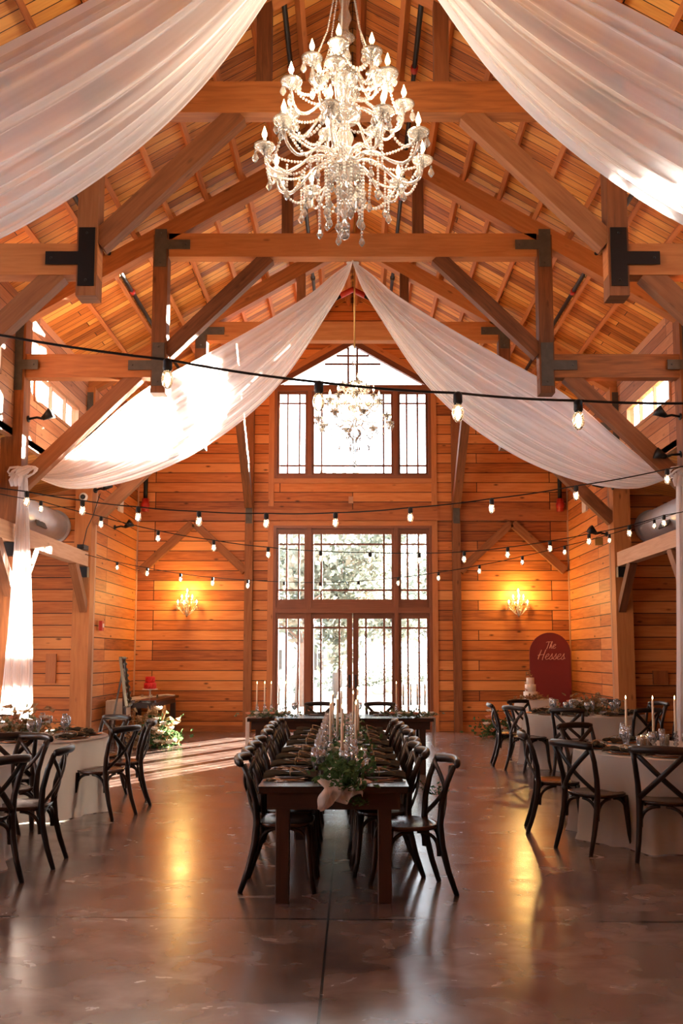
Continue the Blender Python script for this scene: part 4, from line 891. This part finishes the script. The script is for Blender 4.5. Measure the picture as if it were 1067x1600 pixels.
# ------------------------------------------------------------------ round tables
def skirt(R_, z, seed):
    rn = random.Random(seed); ph = [rn.uniform(0, 6.3) for _ in range(4)]
    def fn(u, v):
        a = u * 2 * PI; d = v
        fold = (.050 * math.sin(9 * a + ph[0] + .4 * math.sin(2 * a)) + .030 * math.sin(16 * a + ph[1]) + .014 * math.sin(31 * a + ph[2])) * d ** .8
        r_ = R_ + .006 + fold + .02 * d + .03 * max(0, d - .93) * 8; return (r_ * math.cos(a), r_ * math.sin(a), z - (z - .006) * d)
    return fn
def round_table(cx, cyy, where, chairs, seed, z=.755, R_=.91, gl=(0, 1, 2, 3, 4, 5, 6, 7), center='flowers'):
    t = thing('round_table', 'round banquet table under a white cloth, %s' % where, 'table', (cx, cyy, 0), group='round banquet tables')
    m = MB(); m.lathe([(1e-4, z - .03), (R_ - .01, z - .03), (R_ - .01, z - .004), (1e-4, z - .004)], 48); m.build('tabletop', M_LEG, t)
    m = MB(); m.lathe([(.30, 0), (.30, .03), (.04, .06), (.04, z - .03)], 20); m.build('pedestal', M_BLACK, t)
    m = MB(); m.lathe([(1e-4, z), (R_ - .02, z), (R_, z - .002), (R_ + .006, z - .012)], 96); m.sheet(skirt(R_, z - .012, seed), 192, 14)
    tag(m.build('tablecloth', M_LINEN, loc=(cx, cyy, 0)), 'white floor length cloth on the round table %s' % where, 'tablecloth', 'white round tablecloths')
    for (dx, dy, nm) in chairs:
        l_ = math.hypot(dx, dy); ux, uy = dx / l_, dy / l_; rr = 1.07 if l_ < 3 else l_
        chair(cx + ux * rr, cyy + uy * rr, -ux, -uy, 'dark cross back chair, %s of round table %s' % (nm, where), 'chairs around the round tables')
        px, py = cx + ux * .70, cyy + uy * .70; rz = math.atan2(-uy, -ux) - PI / 2
        PL.put((px, py, z + .001), rz, 'dark napkin on charger, %s seat, round table %s' % (nm, where), 'place settings on the round tables')
        a = math.atan2(uy, ux)
        for k, P_ in ((.26, GO), (.42, FL)): P_.put((cx + .50 * math.cos(a + k), cyy + .50 * math.sin(a + k), z + .001), 0, '%s for the %s seat, round table %s' % ('water goblet' if P_ is GO else 'champagne flute', nm, where), 'glasses on the round tables')
    if center == 'flowers':
        t = thing('flower_centrepiece', 'cream flowers and greenery centrepiece on the round table %s' % where, 'flowers', (cx, cyy, z + .002)); leafy(t, 300, (.16, .12, .09), M_SAGE, .05, 'foliage', seed=seed); leafy(t, 120, (.16, .12, .11), M_DRY, .08, 'dried_grass', seed=seed + 1, stems=4)
        rn = random.Random(seed)
        for k in range(11): blossom(t, (rn.uniform(-.26, .26), rn.uniform(-.26, .02), .08 + rn.uniform(0, .11)), rn.uniform(.05, .075), M_PETAL if k % 4 else M_PEACH)
round_table(-3.53, 9.75, 'left before the gift table', [(.97, -.39, 'near right'), (1.03, .33, 'right'), (.55, .86, 'far right'), (-.57, .9, 'far left'), (.33, -1.05, 'near side')], 11)
round_table(-3.62, 7.15, 'at the left frame edge', [(1.07, .06, 'right'), (.95, -.55, 'near right'), (.60, .86, 'far right')], 12, center=None)
round_table(2.95, 8.40, 'right in the foreground', [(-.93, -.60, 'left front'), (-1.0, .15, 'left'), (-.50, .95, 'far left'), (-.45, -.98, 'near side')], 13, center='candles')
round_table(3.42, 13.6, 'right before the arched sign', [(-.99, .07, 'left'), (-.83, -.50, 'near left'), (-.40, -.92, 'near side'), (.41, -.92, 'near right'), (-.56, .82, 'far left'), (.50, .9, 'far right'), (1.0, .38, 'right'), (.98, -.38, 'lower right')], 14, R_=.86)
# gold lantern frames and votives on the left table
t = thing('geometric_lantern', 'gold wire geometric lantern on the left round table', 'lantern', (-3.52, 9.80, .756)); m = MB(); 
for a, b_ in (((-.09, -.07), (.09, -.07)), ((.09, -.07), (.09, .07)), ((.09, .07), (-.09, .07)), ((-.09, .07), (-.09, -.07))):
    for z in (.005, .26): m.tube([(a[0], a[1], z), (b_[0], b_[1], z)], .004, 5)
    m.tube([(a[0], a[1], .005), (a[0], a[1], .26)], .004, 5)
m.build('wire_frame', M_BRASS, t)
# candle group on the right foreground table
for k, (dx, dy) in enumerate(((-.45, .03), (-.23, -.05), (-.02, -.02))):
    lb = ('leftmost', 'middle', 'rightmost')[k]
    ST.put((2.95 + dx, 8.38 + dy, .757), 0, 'glass candlestick on right foreground round table, %s of three' % lb, 'candlesticks on the right round table'); c_ = TA.put((2.95 + dx, 8.38 + dy, .757 + .152), 0, 'tall lit taper candle on right foreground round table, %s of three' % lb, 'tapers on the right round table')
for k, (dx, dy) in enumerate(((-.36, -.05), (-.27, .05), (-.10, .10), (.06, -.1))):
    CY.put((2.95 + dx, 8.33 + dy, .757), 0, 'glass cylinder with floating candle, %s on the right foreground table' % ('leftmost', 'second from left', 'third from left', 'rightmost')[k], 'floating candles on the right round table')

# ------------------------------------------------------------------ cake table, arched sign, floor flowers
CX, CYY = 3.56, 17.75
t = thing('cocktail_table', 'small round table under a white cloth beside the arched sign', 'table', (CX, CYY, 0)); m = MB(); m.lathe([(1e-4, .74), (.40, .74), (.40, .76), (1e-4, .76)], 32); m.build('tabletop', M_LEG, t); m = MB(); m.lathe([(.2, 0), (.2, .02), (.03, .04), (.03, .74)], 14); m.build('pedestal', M_BLACK, t)
m = MB(); m.lathe([(1e-4, .765), (.40, .765), (.415, .755)], 64); m.sheet(skirt(.41, .755, 21), 128, 12); tag(m.build('tablecloth', M_LINEN, loc=(CX, CYY, 0)), 'white cloth on the small cake table', 'tablecloth')
t = thing('wedding_cake', 'white three tier cake with flowers on the small cloth covered table', 'cake', (CX - .13, CYY - .05, .767))
z = 0
for r_, h_ in ((.135, .15), (.105, .14), (.075, .13)): m = MB(); m.lathe([(1e-4, z), (r_, z), (r_, z + h_ - .006), (r_ - .006, z + h_), (1e-4, z + h_)], 32); m.build('tier', M_CAKE, t); z += h_
for k, (a, r_, zz, s_) in enumerate(((3.6, .15, .03, .05), (4.2, .15, .04, .04), (5.0, .15, .02, .05), (5.6, .16, .03, .045), (3.5, .12, .19, .035), (3.9, .12, .17, .03), (3.3, .09, .31, .03), (3.6, .05, .44, .035), (4.6, .15, .02, .05))):
    blossom(t, (r_ * math.cos(a), r_ * math.sin(a), zz), s_, (M_PEACH, M_PETAL)[k % 3 == 0])
o = leafy(t, 160, (.12, .06, .03), M_DRY, .05, 'foliage', seed=4); o.location = (0, -.12, .01); o = leafy(t, 30, (.03, .03, .05), M_DRY, .04, 'foliage', seed=6); o.location = (-.03, 0, .43)
t = thing('arched_sign', 'burgundy arched welcome sign with pale script in the right corner', 'sign', (4.14, 19.15, 0))
m = MB(); P = [(-.43, 0), (.43, 0)] + [(.43 * math.cos(a), 1.66 + .43 * math.sin(a)) for a in [i / 24 * PI for i in range(25)]]; m.prism(P, 0, .04); m.build('arch_panel', M_SIGN, t)
m = MB(); m.box(-.25, .25, .04, .40, 0, .04, 0); m.bar((-.2, .05, 1.2), (-.2, .38, .04), .03, .03); m.bar((.2, .05, 1.2), (.2, .38, .04), .03, .03); m.build('easel_back', M_LEG, t)
# script lettering: strokes on a unit grid, slanted
GL = {
 'T': [[(.0, 1.0), (.35, 1.1), (.9, 1.08)], [(.5, 1.08), (.42, .6), (.28, 0), (.18, -.05)]],
 'h': [[(.0, .0), (.12, .55), (.30, 1.1), (.34, 1.05), (.18, .45), (.06, 0)], [(.06, .05), (.22, .42), (.34, .45), (.34, .2), (.38, 0), (.5, .08)]],
 'e': [[(.0, .15), (.2, .25), (.32, .38), (.25, .47), (.1, .36), (.05, .12), (.16, 0), (.38, .1)]],
 'H': [[(.0, .1), (.12, .6), (.3, 1.2)], [(.02, .0), (.1, .4), (.3, 1.2)], [(-.1, .5), (.3, .58), (.75, .62)], [(.85, 1.25), (.68, .6), (.56, 0), (.62, -.03)]],
 's': [[(.0, .05), (.16, .3), (.26, .5), (.24, .35), (.28, .12), (.18, 0), (.04, .04)], [(.24, .05), (.4, .1)]],
}
def script(txt, x, z, k, adv):
    for ch in txt:
        if ch in GL:
            m = MB(); lc = 1.0 if ch in 'THh' else 1.5
            for stk in GL[ch]:
                P = []; n_ = (len(stk) - 1) * 5
                for i in range(n_ + 1): q = poly(stk, i / n_); P.append((x + (q[0] + q[1] * .16) * k * lc, -.004, z + q[1] * k * lc))
                m.tube(P, .0070, 6, flat=.8)
            m.build('letter', M_INK, t)
            x += adv[ch] * k
script('The', -.10, 1.76, .125, {'T': .68, 'h': .50, 'e': .4}); script('Hesses', -.26, 1.53, .165, {'H': .86, 'e': .50, 's': .50})
t = thing('floor_flowers', 'roses and greenery on the floor left of the cake table', 'flowers', (2.98, 18.3, 0)); o = leafy(t, 520, (.22, .12, .17), M_LEAF, .07, 'foliage', seed=31, stems=8)
rn = random.Random(8)
for k in range(16): blossom(t, (rn.uniform(-.38, .36), rn.uniform(-.36, -.16), rn.uniform(.08, .52)), rn.uniform(.06, .09), M_PETAL if k % 3 else M_PEACH)
t = thing('floor_flowers', 'large floor arrangement of dried grasses and white flowers before the gift table', 'flowers', (-3.45, 16.3, 0))
leafy(t, 480, (.17, .12, .20), M_LEAF, .08, 'foliage', seed=32, stems=9); o = leafy(t, 260, (.20, .12, .26), M_DRY, .13, 'dried_grass', seed=33, stems=3); o.location = (-.16, 0, 0)
m = MB()
for k in range(9):
    a = rn.uniform(-.6, .6); P = [(0, 0, .1), (.14 * a, -.02, .38), (.26 * a, -.04, .62)]; m.tube(P + [(.30 * a, -.05, .74)], [.004, .006, .028, .004], 7)
m.build('pampas_plume', M_DRY, t)
for k in range(12): blossom(t, (rn.uniform(-.05, .36), rn.uniform(-.38, -.16), rn.uniform(.08, .50)), rn.uniform(.06, .09), M_PETAL)
blossom(t, (.02, -.06, .66), .09, M_PETAL)

# ------------------------------------------------------------------ gift table, red cake, leaning mirror
t = thing('gift_table', 'dark wooden table with rounded corner along the left side wall', 'table', (-4.13, 18.22, 0)); 
def rr_(a, b_, r_): return [(sx * (a - r_) + r_ * math.cos(q), sy * (b_ - r_) + r_ * math.sin(q)) for sx, sy, q0 in ((1, 1, 0), (-1, 1, PI / 2), (-1, -1, PI), (1, -1, 1.5 * PI)) for q in [q0 + i / 5 * PI / 2 for i in range(6)]]
m = MB(); m.prism([(-b_, a) for a, b_ in rr_(.47, 1.22, .12)], .735, .78, 'xy') if False else m.prism(rr_(.47, 1.22, .12), .735, .78, 'xy'); m.build('tabletop', M_TABLE, t)
m = MB(); m.box(-.40, .40, -1.1, 1.1, .63, .735, 1); m.build('apron', M_LEG, t)
for sx in (-1, 1):
    for sy in (-1, 1): m = MB(); m.box(sx * .36 - .05, sx * .36 + .05, sy * 1.05 - .05, sy * 1.05 + .05, 0, .63, 2); m.build('leg', M_LEG, t)
def grun(u, v):
    a = (v - .5) * 2; L_ = u * 2.3
    if L_ < .36: h_ = .36 - L_; return (-4.33 + a * (.23 + .02 * h_), 16.985 - .025 - .014 * math.sin(a * 14 + 1) * h_ * 3, .784 - h_)
    return (-4.33 + a * .23 + .10 * (L_ - .36), 16.965 + (L_ - .36), .784 + .002 * math.sin(L_ * 20))
m = MB(); m.sheet(grun, 40, 30); tag(m.build('table_runner', cloth('gauze_runner', (.62, .55, .47), .96, .1, .2)), 'gauzy cream runner hanging over the near end of the gift table', 'runner')
t = thing('cake_stand', 'pale pedestal cake stand on the gift table', 'cake stand', (-4.10, 18.55, .786)); m = MB(); m.lathe([(.07, 0), (.07, .008), (.02, .02), (.018, .12), (.05, .135), (.155, .14), (.155, .152), (1e-4, .152)], 24); m.build('pedestal', M_PLATE if False else M_WHITE, t)
t = thing('red_cake', 'small two tier red cake with piped icing on a stand', 'cake', (-4.10, 18.55, .939))
for r_, z0 in ((.115, 0), (.088, .125)):
    m = MB(); m.lathe([(1e-4, z0), (r_, z0), (r_, z0 + .118), (r_ - .01, z0 + .122), (1e-4, z0 + .122)], 24)
    for k in range(14): a = 2 * PI * k / 14; m.tube([(r_ * math.cos(a + q * .22), r_ * math.sin(a + q * .22), z0 + .012 + q * .033) for q in range(4)], .010, 5)
    m.build('tier', M_REDC, t)
for k, (x, y, r_) in enumerate(((-4.20, 18.30, .024), (-4.02, 18.32, .022), (-3.93, 18.45, .02))): m = MB(); m.lathe([(1e-4, 0), (r_, 0), (r_, .05), (r_ - .003, .05), (r_ - .003, .006), (1e-4, .006)], 12); tag(m.build('votive_glass', M_GLASS, loc=(x, y, .786)), 'tiny votive glass at the foot of the cake stand, %s' % ('leftmost', 'middle', 'rightmost')[k], 'votive', 'votive glasses on the gift table')
t = thing('guest_book', 'pale open guest book at the far end of the gift table', 'book', (-3.86, 19.0, .782)); m = MB(); m.bar((-.16, 0, .010), (0, 0, .022), .24, .02, up=(0, 0, 1)); m.bar((0, 0, .022), (.16, 0, .010), .24, .02, up=(0, 0, 1)); m.build('pages', M_WHITE, t)
m = MB(); m.tube([(0, 0, 0), (.015, 0, .08), (.05, 0, .14)], .004, 6); tag(m.build('pen', M_GOLD, loc=(-3.98, 18.75, .783)), 'upright gold pen beside the guest book', 'pen')
t = thing('easel', 'dark wooden easel holding the leaning mirror before the gift table', 'easel', (-3.98, 16.38, 0), R(8))
for P in (((-.07, -.22, 0), (-.12, -.03, 1.50)), ((-.07, .22, 0), (-.12, .03, 1.50)), ((-.36, 0, 0), (-.12, 0, 1.42))): m = MB(); m.bar(P[0], P[1], .03, .03); m.build('leg', M_LEG, t)
m = MB(); m.bar((-.06, -.30, .70), (-.06, .30, .70), .05, .03); m.build('ledge', M_LEG, t)
t = thing('framed_mirror', 'ornate dark framed mirror seen edge on, leaning on an easel', 'mirror', (-3.98, 16.38, .72), R(8)); ax = Vector((-.13, 0, .84)).normalized(); z0 = Vector((.0, 0, 0))
m = MB(); A, B = Vector((-.02, -.28, .01)), Vector((-.02, .28, .01)); up_ = ax * .84
m.bar(A, A + up_, .05, .07, up=(0, 1, 0)); m.bar(B, B + up_, .05, .07, up=(0, 1, 0)); m.bar(A, B, .05, .06); m.bar(A + up_, B + up_, .05, .06)
for k in range(9): 
    for Q in (A, B): m.ball(Q + up_ * (k / 8) + Vector((.02, 0, 0)), .03, 8, 5)
for k in range(1, 5):
    for Q in (A, A + up_): m.ball(Q.lerp(Q + (B - A), k / 5) + Vector((.02, 0, 0)), .03, 8, 5)
m.build('ornate_frame', simple('antique_pewter', (.10, .085, .065), .28, .8, .3), t)
m = MB(); c1, c2 = A + ax * .03, B + ax * .03; m.add([c1, c2, c2 + ax * .78, c1 + ax * .78], [(0, 1, 2, 3)]); m.build('mirror_glass', simple('mirror_silver', (.8, .8, .8), .03, 1, 0), t)

# ------------------------------------------------------------------ outside, beyond the doors
m = MB(); m.prism([(-60, YB + .4), (60, YB + .4), (60, 140), (-60, 140)], -.12, -.04, 'xy'); struct(m.build('ground', M_GRAVEL), 'pale gravel yard outside the doors', 'ground')
t = thing('house', 'white house with pale blue grey roof outside, beyond the left door panes', 'house', (-5.3, 44, -.04))
m = MB(); m.box(-5, 5, 0, 7, 0, 2.4); m.build('wall', M_HOUSE, t); m = MB(); m.prism([(-.4, 2.35), (3.5, 4.6), (7.4, 2.35)], -5.4, 5.6, 'yz'); m.build('roof', M_SLATE, t)
for x in (1.6, 3.6): m = MB(); m.box(x - .35, x + .35, -.06, -.0, .9, 2.0, 2); w_ = m.build('window_frame', M_WHITE, t); m = MB(); m.box(x - .29, x - .02, -.075, -.06, .96, 1.94, 2); m.box(x + .02, x + .29, -.075, -.06, .96, 1.94, 2); m.build('pane', M_STEEL, w_)
def tree(x, y, h, r_, seed, label, n=2600, trunk=.22, lean=0):
    t = thing('tree', label, 'tree', (x, y, -.04), group='trees outside'); rn = random.Random(seed)
    m = MB(); m.tube([(0, 0, 0), (lean * .3, 0, h * .35), (lean, .1, h * .75)], [trunk, trunk * .75, trunk * .3], 8)
    for k in range(6): a = rn.uniform(0, 6.3); z = h * rn.uniform(.3, .6); m.tube([(lean * z / h, 0, z), (r_ * .4 * math.cos(a), r_ * .4 * math.sin(a), z + r_ * .4), (r_ * .75 * math.cos(a), r_ * .75 * math.sin(a), z + r_ * .6)], [trunk * .35, trunk * .2, .02], 6)
    m.build('trunk', M_BARK, t); m = MB()
    cl = [(Vector((rn.gauss(0, r_ * .45), rn.gauss(0, r_ * .45), h * .62 + rn.gauss(0, h * .20))), r_ * rn.uniform(.25, .45)) for _ in range(14)]
    for i in range(n):
        c_, q = rn.choice(cl); p = c_ + Vector((rn.gauss(0, 1), rn.gauss(0, 1), rn.gauss(0, .8))) * q * .6
        if p.z < .3: continue
        d = Vector((rn.uniform(-1, 1), rn.uniform(-1, 1), rn.uniform(-1, 1))).normalized(); u = d.orthogonal().normalized(); s_ = rn.uniform(.06, .14) * (1 + h / 14); m.add([p - d * s_, p + u * s_ * .6, p + d * s_, p - u * s_ * .6], [(0, 1, 2, 3)])
    m.build('foliage', M_TREE, t)
tree(-.6, 36, 8.2, 3.4, 1, 'tall tree with haze-paled leaves outside, centred in the transom window', 6500)
tree(-9.5, 68, 11, 4.2, 2, 'hazy tree outside behind the white house', 3500)
tree(4.4, 52, 8.5, 3.8, 3, 'leafy tree outside beyond the right door panes', 4500)
tree(-1.75, 30, 5.5, 1.2, 4, 'slender tree trunk outside the left door leaf', 900, .17, .25)
tree(7.5, 60, 7, 3.5, 5, 'low hazy tree far outside at right', 2500)
t = thing('hedge', 'low haze-paled shrubs along the yard outside the doors', 'hedge', (1.8, 40, 0)); leafy(t, 1600, (2.2, .5, .55), M_TREE, .16, 'foliage', seed=50)
m = MB(); rn = random.Random(2)
for k in range(26): m.ball((rn.uniform(-2.2, 2.4), rn.uniform(-.4, .3), .1 + rn.uniform(0, .45)), rn.uniform(.15, .3), 7, 5, .7)
tag(m.build('stone_wall', simple('pale_stone', (.5, .48, .45), .9, vary=.3, scale=3), loc=(1.7, 35, 0)), 'low pale stone wall outside beyond the right door leaf', 'stone wall')
